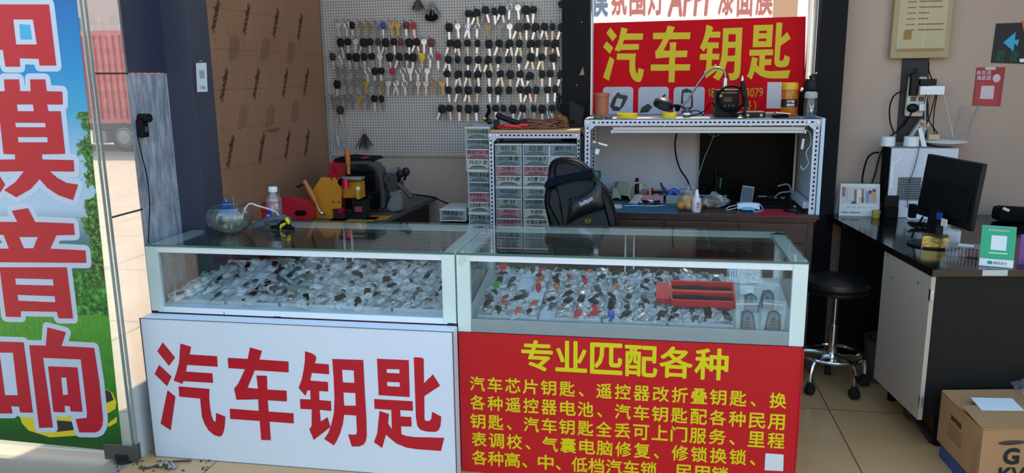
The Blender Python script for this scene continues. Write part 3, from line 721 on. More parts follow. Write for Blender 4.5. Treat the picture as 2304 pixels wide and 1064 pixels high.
def key(px, py, kind, label, tilt=0, dy=0, sc=1):
    """kind: head colour; px,py is the top of the head"""
    p = P(px, py, Y=PY0-.03-dy)
    t = thing('car_key' if kind in HC else 'metal_key', label, 'key', p, (0, tilt, 0), 'keys on the pegboard'); sc *= 1.14; t.scale = (sc, sc, sc)
    v = NK[0] % 4 if kind in HC else NK[0] % 2 if kind == 'silver' else 0; NK[0] += 1
    h = bpy.data.objects.new('head', HEADS[kind, v]); b = bpy.data.objects.new('blade', BLADES[kind if kind in MET else ('silver', 'silver', 'grey', 'silver', 'pink silver', 'silver', 'pale brass')[NK[0] % 7]])
    for o in (h, b): COL.objects.link(o); o.parent = t
    b.location = (0, 0, -.032 if kind in HC else -.026)
LR = [('top', 175, 's:1133 s:1205 K:1245 b:1315 b:1377 g:1435 B:1495 G:1560 G:1612 D:1680 R:1735'),
      ('second', 308, 'K:1150+ K:1213 s:1278 K:1335+ K:1392 N:1452 K:1513+ K:1578 D:1637 K:1700 K:1757+ s:1822 D:1880'),
      ('third', 425, 'N:1090 s:1165 K:1220 K:1277 K:1342 K:1400 s:1470 K:1545 K:1620+ K:1685 K:1737 Y:1807 s:1875 R:1935'),
      ('fourth', 540, 'g:1135 g:1190 g:1255 g:1315 s:1368 K:1430 K:1480 R:1570 s:1650 s:1712 s:1775 s:1850'),
      ('fifth', 642, 'K:1130 g:1195 g:1258 g:1315 G:1360 g:1430 b:1480 s:1540 s:1597+ s:1665 g:1722 p:1778 p:1838 b:1902 G:1965'),
      ('sixth', 762, 'g:1088 g:1140 g:1190 g:1245 G:1305 g:1370 K:1425 K:1480'),
      ('lowest', 848, 'N:1150+')]
RR = [('top', 60, 'K:547@82 K:610@72+ K:677@52+ K:750@62 K:808@50+ s:875@30 s:938@35 K:998@48+ K:1065@50 K:1275@8'),
      ('second', 185, 'K:390 s:458 s:540+ s:618 b:705 g:795 s:875 N:940+ K:1010 K:1080+ K:1150+ K:1217 K:1285+'),
      ('third', 318, 'K:393+ K:450+ K:537 K:620 K:705 K:787+ K:870+ K:947+ K:1042+ K:1102 K:1172 K:1237+'),
      ('fourth', 448, 'K:383+ K:460 K:543 K:622+ K:706+ K:788 K:868 K:950 K:1038@425+ K:1128@428+ K:1215@428+'),
      ('fifth', 562, 'K:375 K:460+ K:538+ K:620+ K:708 K:795+ K:877 K:953+ K:1035@575+ K:1132 K:1197 K:1282+'),
      ('sixth', 690, 'K:383 K:462+ K:540+ K:622 K:712 K:788 K:870 K:955 K:1020+ K:1090 K:1175 K:1240@682'),
      ('lowest', 838, 'K:330+ K:393 K:472 K:547 K:605 K:762 K:822 K:898 K:975+ K:1065 K:1133 K:1210')]
KN = dict(K='black', N='brown-black', R='red', D='dark red', B='blue', Y='yellow', s='silver', g='grey', b='brass', G='gold', p='pink silver')
for side, ox, rows in (('left', 440, LR), ('right', 900, RR)):
    for rname, y, spec in rows:
        for i, it in enumerate(spec.split()):
            two = it.endswith('+'); it = it.rstrip('+'); kc, xs = it.split(':'); yy = y
            if '@' in xs: xs, yy = xs.split('@')
            px, py = ox+float(xs)/3.546, float(yy)/3.546
            cn = KN[kc]; what = 'key' if cn in MET else 'headed key'
            at = f'{ORD[i]} in the {rname} row, {side} half of pegboard'
            hp = P(px, py-1, Y=PY0)
            o = bpy.data.objects.new('peg_hook', HOOK); COL.objects.link(o); o.location = hp
            tag(o, f'wire peg hook, {at}', 'hook', 'peg hooks')
            tl = random.uniform(-.1, .1)-(.0 if not two else .16)
            key(px, py, cn, f'{cn} {what}, front one hanging {at}' if two else f'{cn} {what} hanging {at}', tl if not (side == 'right' and i == 9 and rname == 'top') else -.35, .008)
            if two: key(px+3, py+1, cn if cn != 'silver' else 'silver', f'{cn} {what}, rear one hanging {at}', random.uniform(.26, .44), -.006)
# bunches hanging near the top and bottom of the pegboard
def bunch(px, py, n, mat, ln, label, spread=.4, head=None):
    p = P(px, py, Y=PY0-.03); t = thing('key_bunch', label, 'key bunch', p)
    MB().tube([(.012*math.cos(a*PI/6), 0, .0+.012*math.sin(a*PI/6)) for a in range(12)], .0014, n=6, closed=True).tube([(0, .03, .012), (0, -.012, .012), (0, -.016, .02)], .0018, n=6).build('ring', STEEL, t)
    rr = random.Random(px)
    for i in range(n):
        a = (i/(n-1)-.5)*2*spread; d = Vector((math.sin(a), rr.uniform(-.15, .1), -math.cos(a))).normalized()
        b = MB().tube([d*.01, d*ln*rr.uniform(.85, 1.05)], rr.uniform(.002, .0032), n=6)
        if head: b.ball(d*ln*.75, (.011, .006, .016))
        b.build('hanging_blade', mat, t)
bunch(940, -6, 14, M('dark_wire', '55544f', .4, .7), .072, 'bunch of dull metal blades hanging at the top of the pegboard', .55)
bunch(971, 2, 14, M('pale_wire', '9d9a94', .35, .8), .085, 'bunch of thin pale metal rods hung at top, beside dark key bunch', .6)
bunch(970, 18, 8, BLACKM, .07, 'cluster of black keys hanging below the pale rods at pegboard top', .5, True)
bunch(820, 298, 11, M('rust_wire', '3a2522', .6, .3), .10, 'tangle of dark rusty picks hanging at the foot of the pegboard', .55)
p = P(763, 268, Y=PY0-.02); t = thing('cable_coil', 'coil of white cable hanging low on the left of the pegboard', 'cable', p)
b = MB()
for k in range(5):
    b.tube([(.02*math.sin(a)*(1+.2*k*.4)+.002*k, -.004*k*.5, -.075*(1-math.cos(a))*(.8+.08*k)) for a in [i*PI/9 for i in range(18)]], .0021, n=6, closed=True)
b.tube([(0, .02, .004), (0, -.012, .004), (0, -.014, .012)], .002, n=6)
b.build('coil', M('cable_grey_white', 'a9a7a6', .5), t)
p = P(1097, 236, Y=PY0-.03); t = thing('key_fob_strap', 'black and yellow key strap hanging low beside the lowest key row', 'key fob', p)
MB().tube([(0, 0, 0), (.008, 0, -.03), (-.006, 0, -.06), (0, 0, -.085)], .009, smooth=4).build('strap', BLACKM, t)
MB().ball((-.012, -.004, -.075), (.014, .008, .014)).ball((.01, -.004, -.09), (.014, .009, .016)).build('tag', M('tag_black', '20201e', .4), t)
MB().ball((-.016, -.012, -.072), (.008, .003, .009)).build('yellow_mark', YELP, t)
p = P(1250, 205, Y=PY0-.03); t = thing('lanyard', 'black knotted lanyard hanging by the post at right of the keys', 'lanyard', p)
MB().tube([(0, 0, 0), (.016, -.01, -.03), (.02, -.02, -.08), (.05, -.02, -.12), (.055, -.02, -.16)], [.006, .010, .016, .013, .01], smooth=5).tube([(-.01, 0, -.005), (.03, -.012, -.03), (.06, -.01, -.09), (.085, -.02, -.16)], .004, smooth=5).build('strap', M('lanyard_black', '191b1a', .75, bump=.6, bs=200), t)
b = MB()
for k in range(7): b.box((.01+.011*k*.8, -.016, -.03-.018*k), (.004, .002, .012), (0, .4, 0))
b.build('pale_stitching', M('stitch', 'a9aaa4', .6), t)
# small connector hanging on the brown wall
p = P(617, 292, X=-1.139); t = thing('pen_clip', 'small grey connector with orange leads stuck on the brown wall', 'connector', p)
MB().cyl((.004, -.035, -.002), (.004, .035, .004), .007, n=10).build('body', M('connector_grey', '55504c', .5), t)
MB().tube([(.004, -.035, 0), (.004, -.075, .006), (.004, -.095, -.004)], .0028, smooth=4).tube([(.004, .035, .004), (.004, .07, .006)], .0022).build('lead', M('lead_orange', '9c4c22', .5), t)

# ------------------------------------------------------------------ drawer cabinets
DC = {'g': M('drawer_grey_green', '848f86', .45, var=.05), 'b': M('drawer_grey_blue', '6b8086', .45, var=.05), 'p': M('drawer_pink', 'a67678', .45, var=.05), 'c': M('drawer_cream', 'b7b3a4', .45, var=.05), 'w': M('drawer_pale', 'aeb3b3', .45, var=.05)}
SHELLM = M('drawer_shell_white', 'c6cac6', .45, var=.04); PENB = M('marker_ink', '16161a', .6); PENR = M('marker_ink_red', '5a1420', .6)
UW, UD, DH = .137, .20, .0515
def drawer_box(x, y, ztop, rows, label, w=UW):
    """rows: list of (colour, writing), top first; x is the left side, y the front"""
    n = len(rows); hgt = n*DH+.012
    t = thing('drawer_cabinet', label, 'drawer cabinet', (x, y, ztop-hgt), group='little plastic drawer cabinets')
    b = MB().bb(0, w, .006, UD, 0, .005).bb(-.002, w+.002, -.003, UD, hgt-.009, hgt, .002).bb(0, .004, .004, UD, 0, hgt).bb(w-.004, w, .004, UD, 0, hgt).bb(0, w, UD-.004, UD, 0, hgt)
    for i in range(n): b.bb(.0, w, -.002, UD, i*DH, i*DH+.0055, .001)
    b.build('shell', SHELLM, t)
    for i, (c, s) in enumerate(rows):
        z = hgt-.009-(i+1)*DH+.0055
        d = MB().bb(.005, w-.005, .001, .012, z, z+DH-.0065, .0015).bb(.006, w-.006, .012, UD-.01, z, z+DH-.02).build('drawer', DC[c], t)
        arc = [(w*.5+w*.33*math.cos(a), -.001, z+.003+.0125*math.sin(a)) for a in [PI*k/14 for k in range(15)]]
        MB().tube(arc, .0016, n=6).prism([(p[0], p[2]) for p in arc], -.0004, .0008).build('handle', M('handle_shade', '5f635f', .5) if c != 'p' else M('handle_pink', '7d4c52', .5), d)
        if s: text(s, PENR if c == 'p' else PENB, (w*.5, .0004, z+.031), (PI/2, R(random.uniform(-2, 3)), 0), h=.022, w=min(w*.88, .020*sum(1 if ord(q) > 255 else .62 for q in s)+.004), parent=d, off=.018, shear=.12, name='handwriting')
    return t
FY = 1.25
def zc(px, py): return P(px, py, Y=FY)
x0 = zc(1047, 300).x; zt = zc(1070, 286).z
drawer_box(x0-.002, FY+.012, zt, [('g', '大众MQB48智能'), ('b', '大众MQB5智能'), ('p', '柴油734C卡'), ('c', '75火3 全')], 'topmost grey cabinet of four drawers, stack outside the steel rack', .122)
drawer_box(x0+.004, FY+.012, zt-4*DH-.0125, [('g', '荣威名爵智能'), ('b', '卡罗拉的遥控'), ('p', '卡罗智能卡 子'), ('c', '比亚迪黑卡/PCB')], 'middle cabinet of four drawers, stack outside the steel rack', .117)
drawer_box(x0+.004, FY+.012, zt-8*DH-.025, [('g', '汉兰智能卡')], 'bottom single-drawer unit, stack outside the steel rack', .117)
x1 = zc(988, 480).x
drawer_box(x1, FY+.012, zc(1010, 471).z, [('g', '钥匙智能卡')], 'single grey drawer unit standing alone left of the tall stacks')
zr = zc(1140, 324).z
XC = [zc(1113, 400).x, zc(1175, 400).x, zc(1235, 400).x]
cab = [[('g', 'WDI B5'), ('b', 'DS刀锋 普'), ('p', 'DS电子'), ('c', '刀拉卡子4款')], [('b', 'KD马自达'), ('g', '对 35'), ('p', '对433'), ('p', '红B智能遥控卡')],
       [('b', 'KD B5'), ('g', 'WDI水晶子'), ('p', 'DS KD电子'), ('w', 'KD普 DS')], [('g', 'KD分体'), ('b', 'WDI智能卡'), ('c', '大吉利'), ('c', '长城众泰秀')],
       [('b', '超好 DS'), ('w', ' DS'), ('p', ''), ('c', '')], [('g', ''), ('b', ''), ('p', ''), ('c', '')]]
for c in range(3):
    for r in range(2):
        drawer_box(XC[c], FY+.02, zr-r*(4*DH+.0125), cab[c*2+r], f'{("upper","lower")[r]} four-drawer cabinet, {("left","middle","right")[c]} column inside the steel rack', .134)
zfoot = zr-2*(4*DH+.0125)
# low stand under the outside stack, rack with perforated posts
zs = zt-8*DH-.025-DH-.0125
t = thing('low_stand', 'dark low stand carrying the outer drawer stack', 'stand', (x1, FY, 0))
MB().bb(-.01, -x1-.145, 0, .26, zs-.02, zs-.0005).build('stand_top', M('dark_wood', '4a3a30', .5), t)
for x in (.0, -x1-.175):
    for y in (.02, .22): MB().bb(x, x+.02, y, y+.02, 0, zs-.02).build('leg', M('dark_wood', ''), t)
zl = P(1010, 471, Y=FY).z-DH-.0125
def perf(a, b, wdt, y, npx=None, vertical=False, pitch=.0195):
    """front flange of a slotted angle as a strip with dark slots"""
    return a
def angle_post(x, y, z0, z1, w, side, par, name='post'):
    o = MB().bb(x, x+w, y, y+.002, z0, z1).bb(x if side < 0 else x+w-.002, x+.002 if side < 0 else x+w, y, y+w, z0, z1).build(name, ANGLE, par, smooth=0)
    n = int((z1-z0-.02)/.0205); b = MB()
    for i in range(n): b.prism([(x+w/2+.0042*math.cos(a), z1-.022-i*.0205+.0062*math.sin(a)) for a in [k*PI/5 for k in range(10)]], y-.0006, y+.0003)
    b.build('slots', HOLE, o); return o
def angle_beam(x0, x1, y, z, h, par, name='beam'):
    o = MB().bb(x0, x1, y, y+.002, z-h, z).bb(x0, x1, y, y+h, z-.002, z).build(name, ANGLE, par, smooth=0)
    n = int((x1-x0-.05)/.0215); b = MB()
    for i in range(n): b.prism([(x0+.045+i*.0215+.0066*math.cos(a), z-h/2+.0042*math.sin(a)) for a in [k*PI/5 for k in range(10)]], y-.0006, y+.0003)
    b.build('slots', HOLE, o); return o
def bolt(b, x, y, z): b.cyl((x, y-.004, z), (x, y+.004, z), .0058, n=8).cyl((x, y-.006, z), (x, y-.003, z), .003, n=8)
rx0, rx1, rz = zc(1099, 300).x, zc(1305, 300).x, zc(1200, 298).z
t = thing('steel_rack', 'slotted steel rack with plywood top, filled with small drawers', 'rack', (0, FY, 0))
angle_post(rx0, -.004, 0, rz, .026, -1, t); angle_post(rx1-.014, -.004, 0, rz, .014, 1, t)
angle_post(rx0, .27, 0, rz, .026, -1, t); angle_post(rx1-.026, .27, 0, rz, .026, 1, t)
angle_beam(rx0, rx1, -.005, rz, .028, t)
MB().bb(rx0+.002, rx1-.002, 0, .30, rz-.03, rz-.028).build('top_tray', M('rack_dark', '24252b', .6), t)
MB().prism([(rx0+.025, rz-.028), (rx0+.045, rz-.028), (rx0+.025, rz-.048)], -.003, 0).build('gusset', ANGLE, t)
for x, z in ((rx0+.012, rz-.014), (rx0+.046, rz-.014), (rx1-.016, rz-.014), (rx0+.012, rz-.05)): b = MB(); bolt(b, x, -.005, z); b.build('bolt', STEEL, t)
MB().bb(rx0+.012, rx1-.004, -.012, .31, rz+.0005, rz+.0125, .001).build('plywood_top', M('plywood', 'c49a6a', .6, var=.12, vs=20, stretch=(1, 8, 8)), t)
MB().bb(rx0+.003, rx1-.003, .0, .29, zfoot-.006, zfoot-.0005).build('drawer_shelf', ANGLE, t)
MB().bb(rx1-.003, rx1-.001, .0, .29, zfoot, rz-.03).build('side_panel', M('rack_dark', ''), t)
ZR = rz+.0127
# things on the rack
p = P(1170, 283, Z=ZR); t = thing('jumper_clamp', 'red and black jumper cable clamps lying on the plywood rack top', 'clamp', (p.x-.01, 1.275, ZR))
MB().box((.02, -.02, .018), (.085, .03, .02), (0, .1, .15), .008).box((-.03, 0, .016), (.06, .022, .018), (0, -.2, -.4), .007).box((.075, .0, .022), (.05, .02, .018), (0, .0, .2), .007).build('red_grip', M('clamp_red', 'c41a20', .4), t)
MB().box((-.065, .02, .025), (.03, .03, .05), (0, 0, .2), .006).box((-.01, .03, .048), (.13, .03, .028), (0, .35, -.1), .01).box((.06, .03, .03), (.06, .03, .03), (0, -.2, 0), .008).build('black_jaw', BLACK, t)
t = thing('copper_cable', 'loose loops of copper coloured cable over the rack top', 'cable', (p.x+.085, 1.335, ZR))
b = MB()
for k in range(4):
    b.tube([(.11*math.cos(a)+.03*k*.6+.01, .035*math.sin(a)-.02+.008*k, .010+.009*k+.012*math.sin(a*2+k)**2) for a in [i*PI/10 for i in range(20)]], .0046, n=7, closed=True)
b.tube([(-.03, -.02, .05), (.05, -.02, .045), (.12, -.01, .03), (.19, -.03, .012)], .0045, smooth=5).tube([(.0, -.03, .008), (.06, -.055, .006), (.13, -.045, .008), (.2, -.02, .02)], .0045, smooth=5)
b.build('cable', M('copper_jacket', '7c4c38', .35, .5), t)
p = P(1267, 286, Z=ZR); t = thing('leather_pouch', 'small crumpled tan leather pouch on the rack top', 'pouch', (p.x, 1.40, ZR))
MB().ball((0, 0, .032), (.034, .02, .032)).ball((-.012, -.01, .052), (.02, .014, .02)).build('pouch', M('tan_leather', '7a5526', .5, bump=.8, bs=45), t)
p = P(1297, 288, Z=ZR); t = thing('knife_block', 'black slant-topped plastic holder at the right end of rack top', 'holder', (p.x-.01, 1.44, ZR))
MB().prism([(-.03, 0), (.038, 0), (.042, .10), (-.03, .14)], -.03, .04, bev=.004).build('body', BLACK, t)
MB().cyl((-.012, -.032, .03), (-.012, -.034, .03), .01).build('knob', BLACKM, t)
b = MB()
for a in (-.35, .0, .3): b.tube([(0, 0, 0), (.05*math.sin(a), 0, .085)], .0014, n=5)
p = P(1240, 286, Z=ZR); t = tag(b.build('wire_frame', STEEL, loc=(p.x, 1.42, ZR)), 'thin bent wire prongs standing behind the copper cable', 'wire')

# ------------------------------------------------------------------ workbench
BZ = .785; BF = 1.165; bl, br = .36, 1.425
WOOD = M('dark_red_wood', '3a2420', .35, var=.25, vs=6, stretch=(1, 6, 12))
t = thing('workbench', 'dark brown wooden workbench with drawers behind the right showcase', 'desk', (0, 0, 0))
MB().bb(bl-.02, br+.02, BF-.015, 1.645, BZ-.022, BZ, .003).build('worktop', WOOD, t)
MB().bb(bl, br, BF, 1.63, .05, BZ-.022).build('carcass', WOOD, t)
MB().bb(bl-.01, br+.01, BF-.01, BF, BZ-.034, BZ-.022, .002).build('moulding', WOOD, t)
xs = [bl+.02, bl+.38, bl+.72, br-.02]
for i in range(3):
    d = MB().bb(xs[i]+.008, xs[i+1]-.008, BF-.012, BF, BZ-.135, BZ-.042, .004).build('drawer', WOOD, t)
    MB().bb(xs[i]+.14, xs[i]+.20, BF-.024, BF-.012, BZ-.095, BZ-.085, .003).build('handle', BRASS, d)
    d = MB().bb(xs[i]+.008, xs[i+1]-.008, BF-.012, BF, .09, BZ-.15, .004).build('door', WOOD, t)
    MB().bb(xs[i]+.04, xs[i+1]-.04, BF-.015, BF-.011, .14, BZ-.20, .003).build('raised_panel', WOOD, d)
# slotted angle shelf standing on the bench
SX0, SX1, SZ = P(1315, 268, Y=1.17).x, P(1850, 268, Y=1.17).x, 1.226
t = thing('bench_shelf', 'white slotted angle steel shelf frame standing on the workbench', 'shelf', (0, 1.17, BZ))
q = SZ-BZ
angle_post(SX0, 0, .0005, q, .030, -1, t); angle_post(SX1-.034, 0, .0005, q, .030, 1, t)
angle_post(SX0, .42, .0005, q, .030, -1, t); angle_post(SX1-.062, .42, .0005, q, .034, 1, t)
angle_beam(SX0, SX1-.004, -.003, q, .031, t); angle_beam(SX0, SX1-.004, .425, .045, .03, t); angle_beam(SX0, SX1-.004, .425, q, .03, t)
for x, s in ((SX0+.03, 1), (SX1-.034, -1)): MB().prism([(x, q-.031), (x+s*.022, q-.031), (x, q-.05)], -.002, 0).build('gusset', ANGLE, t)
for x, z in [(x, z) for x in (SX0+.015, SX1-.019) for z in (q-.015, q-.055)]+[(SX0+.06, q-.015), (SX1-.06, q-.015)]: b = MB(); bolt(b, x, -.003, z); b.build('bolt', STEEL, t)
MB().bb(SX0, SX1-.004, 0, .45, q-.004, q).build('shelf_board', M('shelf_board_grey', '8d8f96', .5), t)
MB().bb(SX1-.003, SX1+.012, -.012, .44, .001, q+.002).build('side_sheet', M('pale_blue_board', 'b7ccd6', .5, var=.04), t)
MB().bb(SX0+.02, .96, .445, .448, .03, q-.01).build('back_paper', M('squared_paper', 'b4b4bc', .8, var=.04, bump=.4, bs=12), t)
for z in (.02,): MB().bb(SX1-.05, SX1-.02, .05, .4, z, z+.03).build('side_beam', ANGLE, t)
# black screen leaning behind
p0, p1 = P(1571, 440, Y=1.585), P(1790, 296, Y=1.585)
t = thing('wall_screen', 'large glossy black panel standing at the right back of workbench', 'screen', (p0.x, 1.585, BZ+.001))
MB().bb(0, p1.x-p0.x, 0, .022, .022, p1.z-BZ+.05, .002).bb(.15, .3, -.02, .022, 0, .03).build('screen_panel', M('glossy_black', '060607', .35, spec=.06), t)
# fluorescent tube light
a = P(1375, 291, Y=1.20); z = P(1815, 290, Y=1.20)
t = thing('tube_light', 'unlit white fluorescent tube batten under the shelf top', 'light fitting', (a.x, 1.20, a.z))
L = z.x-a.x
MB().bb(0, L, 0, .03, -.004, .012, .002).build('batten', WHITE, t)
MB().cyl((.012, .008, -.012), (L-.012, .008, -.012), .0068).build('tube', M('tube_white', 'd3d5da', .2), t)
for x in (.0, L-.010): MB().bb(x, x+.010, 0, .03, -.02, .013, .002).build('end_cap', WHITE, t)
b = MB(); [b.bb(L*k-.002, L*k+.002, -.003, .032, -.006, .02) for k in (.05, .28, .72, .93)]; b.build('clips', WHITE, t)
MB().tube([(L-.005, .015, .0), (L+.02, .02, -.02), (L+.028, .03, -.07), (L+.01, .03, -.11), (L+.025, .04, -.16), (L+.0, .03, -.19), (L-.01, .03, -.17)], .002, smooth=5).build('lead', WHITE, t)
MB().box((L-.008, .03, -.07), (.012, .012, .05), (0, .1, 0), .003).build('switch', WHITE, t)
p = P(1345, 335, Y=1.165); t = thing('clamp_bracket', 'grey metal clamp with sliding bar fixed on the left shelf post', 'clamp', p)
MB().prism([(-.025, .03), (0, .036), (.012, .02), (.004, -.01), (-.012, -.022), (-.028, -.006)], -.012, .0, bev=.002).build('jaw', M('clamp_grey', '5c5d5f', .5, .4), t)
MB().box((.012, -.008, .026), (.07, .006, .008), (0, .25, 0)).build('bar', STEEL, t)
MB().box((-.002, -.012, -.012), (.02, .005, .026), (0, .2, 0), .002).build('clip', WHITE, t)
# ------------------------------------------------------------------ things on the bench shelf
SH = SZ+.0005
def on_shelf(px, y): p = P(px, 262, Y=y); return Vector((p.x, y, SH))
l = on_shelf(1354, 1.30); t = thing('brown_cup', 'brown plastic tub standing at the left end of the bench shelf', 'tub', l)
MB().lathe([(0, 0), (.032, 0), (.034, .10), (.038, .102), (.038, .118), (.035, .118), (.033, .104), (.030, .01), (0, .008)]).build('body', M('brown_tub', 'a0583c', .45), t)
def tape(px, y, r, h, mat, label, name='tape_roll'):
    o = MB().lathe([(r*.72, 0), (r, 0), (r, h), (r*.72, h), (r*.72, 0)], n=28).build(name, mat, loc=on_shelf(px, y)); tag(o, label, 'tape roll'); return o
TY = M('yellow_tape', 'd8b80a', .25, var=.05)
tape(1411, 1.27, .050, .022, TY, 'wide yellow tape roll lying on the bench shelf front edge')
tape(1506, 1.27, .034, .024, TY, 'smaller yellow tape roll under the black lamp head')
tape(1345, 1.22, .020, .013, M('green_tape', '3f6a3c', .4), 'small green tape roll at shelf left end before brown tub')
tape(1370, 1.22, .018, .011, M('blue_tape', '3c4f70', .4), 'small blue tape roll at shelf left end, right of green roll')
# gooseneck magnifier lamp
l = on_shelf(1632, 1.45); t = thing('gooseneck_lamp', 'black lamp head on a curved steel gooseneck arching over the shelf', 'lamp', l)
g = [P(x, y, Y=1.45)-l for x, y in ((1632, 176), (1630, 160), (1618, 153), (1604, 154), (1590, 164), (1575, 182), (1560, 205), (1545, 228), (1530, 240))]
MB().tube(g, .0055, n=10, smooth=4).build('gooseneck', M('gooseneck_steel', '8d8d90', .25, .9), t)
MB().cyl(g[0]+Vector((0, 0, -.05)), g[0], .013).cyl((0, 0, 0), g[0]+Vector((0, 0, -.05)), .008).build('stem', STEEL, t)
e = P(1493, 235, Y=1.33)-l
MB().lathe([(0, .03), (.028, .028), (.045, .012), (.05, -.008), (.046, -.016), (0, -.016)], e, rot=(.25, .35, 0)).build('lamp_head', BLACK, t)
MB().tube([g[-1], g[-1].lerp(e, .5), e+Vector((.03, 0, -.012))], .009, smooth=4).ball(g[-1]+Vector((-.012, 0, -.012)), .012).build('joint', BLACKM, t)
l = on_shelf(1545, 1.30); t = thing('bottle_jar', 'small clear pot with grey ring standing right of the yellow tape', 'pot', l)
MB().lathe([(0, 0), (.017, 0), (.017, .028), (.012, .034), (.012, .045), (0, .045)]).build('pot', M('smoked_glass', '3b3e42', .2), t)
MB().lathe([(.0175, .012), (.0178, .012), (.0178, .022), (.0175, .022)]).build('ring', WHITE, t)
# soldering station
l = on_shelf(1642, 1.30); t = thing('soldering_station', 'black soldering station box with coiled lead and iron on the shelf', 'soldering station', l)
a = P(1611, 202, Y=1.28); z = P(1662, 262, Y=1.28); x0, x1, hh = a.x-l.x, z.x-l.x, a.z-SH
MB().bb(x0, x1, -.02, .12, 0, hh, .003).build('case', BLACK, t)
MB().bb(x0+.002, x1-.002, -.0225, -.02, .004, hh-.004).build('front_panel', M('panel_dark', '0c0c0f', .5, spec=.2), t)
text('SPLANETON', M('gold_print', 'b08a58', .4), ((x0+x1)/2+.004, -.0230, hh-.014), FRONT, h=.008, w=(x1-x0)*.72, parent=t, off=.02, shear=.3, name='brand_lettering')
MB().bb(x0+.008, x0+.03, -.0235, -.0225, hh-.034, hh-.022).build('sticker', M('gold_sticker', 'b09a50', .4), t)
MB().bb(x0+.038, x0+.075, -.0235, -.0225, hh-.056, hh-.034).build('display', M('display_dark_red', '3a0c10', .2), t)
b = MB(); [b.cyl((x0+.022+.02*i, -.026, .055), (x0+.022+.02*i, -.0225, .055), .005, n=10) for i in range(4)]; b.build('knobs', M('knob_grey', '4a4a4a', .5), t)
c = P(1645, 220, Y=1.24)-l
MB().tube([(x0, .0, .05), (x0-.02, -.01, .07), (x0-.05, -.01, .03), (x0-.11, .0, .006), (x0-.14, .02, .02), (x0-.08, .03, .03), (x0-.05, .03, .006)], .0028, smooth=6).build('power_lead', BLACKM, t)
MB().tube([c+Vector((.060*math.cos(a), .012*math.sin(a*2), .055*math.sin(a))) for a in [i*PI/12 for i in range(24)]], .0055, n=8, closed=True).tube([c+Vector((.063*math.cos(a), .012+.01*math.sin(a*2), .058*math.sin(a)-.004)) for a in [i*PI/12 for i in range(24)]], .0055, n=8, closed=True).build('coiled_lead', BLACKM, t)
i0, i1 = P(1678, 240, Y=1.25)-l, P(1670, 182, Y=1.25)-l
MB().cyl(i0, i0.lerp(i1, .8), .013, n=14).cyl(i0.lerp(i1, .8), i1, .0095, n=14).tube([i0, i0+Vector((-.008, 0, -.025)), i0+Vector((-.05, .0, -.035)), (x1-.02, -.02, .012)], .006, smooth=5).build('iron_handle', BLACK, t)
MB().cyl(i1, i1+Vector((0, 0, .014)), .008, n=12).ball(i1+Vector((0, 0, .016)), .006).build('iron_tip', STEEL, t)
l = on_shelf(1690, 1.28); t = thing('black_module', 'low black box with two round jacks lying beside the soldering station', 'device', l)
MB().bb(-.035, .06, -.04, .08, 0, .027, .003).build('case', BLACK, t)
b = MB(); [b.lathe([(.003, 0), (.006, 0), (.006, .003), (.003, .003)], (x, -.040, .012), rot=(PI/2, 0, 0), n=14) for x in (-.02, .04)]; b.build('jacks', STEEL, t)
l = on_shelf(1715, 1.27); o = MB().box((0, 0, .011), (.05, .05, .022), bev=.002).build('flat_box', M('dusty_brown_box', '5d504c', .6), loc=l+Vector((.028, -.0, 0))); tag(o, 'flat dusty brown box on the shelf before the amber jar', 'box')
l = on_shelf(1752, 1.25); t = thing('hot_knife', 'flat black holder with pale blade lying on the shelf right end', 'tool', l)
MB().bb(-.03, .04, -.03, .05, 0, .016, .003).build('holder', BLACKM, t)
MB().box((.015, -.02, .022), (.065, .016, .004), (0, .1, .1)).build('blade', M('blade_white', 'c4c7ca', .3, .5), t)
l = on_shelf(1774, 1.36); t = thing('spray_jar', 'amber jar with bright yellow lid on the shelf', 'jar', l)
MB().lathe([(0, 0), (.033, 0), (.037, .01), (.037, .10), (.034, .115), (.034, .125), (0, .125)]).build('jar', M('amber', 'b86a12', .15, var=.1), t)
MB().lathe([(.0375, .045), (.0378, .045), (.0378, .082), (.0375, .082)], n=30).build('black_label', M('label_black', '15130f', .5), t)
text('不干胶', WHITE, (0, -.0385, .070), FRONT, h=.012, w=.034, parent=t, off=.03); text('清除剂', WHITE, (0, -.0385, .054), FRONT, h=.012, w=.034, parent=t, off=.03)
MB().lathe([(0, .158), (.034, .158), (.037, .154), (.037, .126), (.033, .125), (0, .125)]).build('lid', M('lid_yellow', 'd8a40c', .35), t)
l = on_shelf(1812, 1.42); t = thing('black_flask', 'black insulated flask with tilted lid behind the clear bottle', 'flask', l)
MB().lathe([(0, 0), (.034, 0), (.036, .01), (.036, .115), (.03, .13), (0, .13)]).build('body', BLACKM, t)
MB().lathe([(0, .125), (.034, .125), (.036, .15), (.03, .172), (0, .175)], rot=(0, .12, 0)).box((.02, -.01, .185), (.03, .02, .02), (0, -.5, 0), .005).build('lid', BLACK, t)
MB().box((-.03, -.034, .125), (.012, .008, .02), (0, .3, 0), .002).cyl((.034, -.005, .196), (.042, -.01, .203), .006).build('chrome_clip', CHROME, t)
l = on_shelf(1822, 1.26); t = thing('clear_bottle', 'clear plastic bottle with grey cap at shelf right end', 'bottle', l)
MB().lathe([(0, .002), (.026, .002), (.029, .008), (.029, .075), (.024, .09), (.024, .095)]).lathe([(0, .001), (.0255, .001)]).build('bottle', Mpane('clear_bottle', (.86, .88, .9), .07, haze=.03, rough=.05, dirt=(.6, .6, .6)), t)
MB().lathe([(.0, .088), (.027, .088), (.029, .094), (.028, .112), (.022, .118), (0, .118)]).build('cap', M('cap_grey', 'a8a6a2', .5), t)
b = MB(); 
for dx, r in ((-.005, -.35), (.005, .35)): b.ball((dx, -.0292, .05), (.0026, .001, .010), n=8, rot=(0, r, 0))
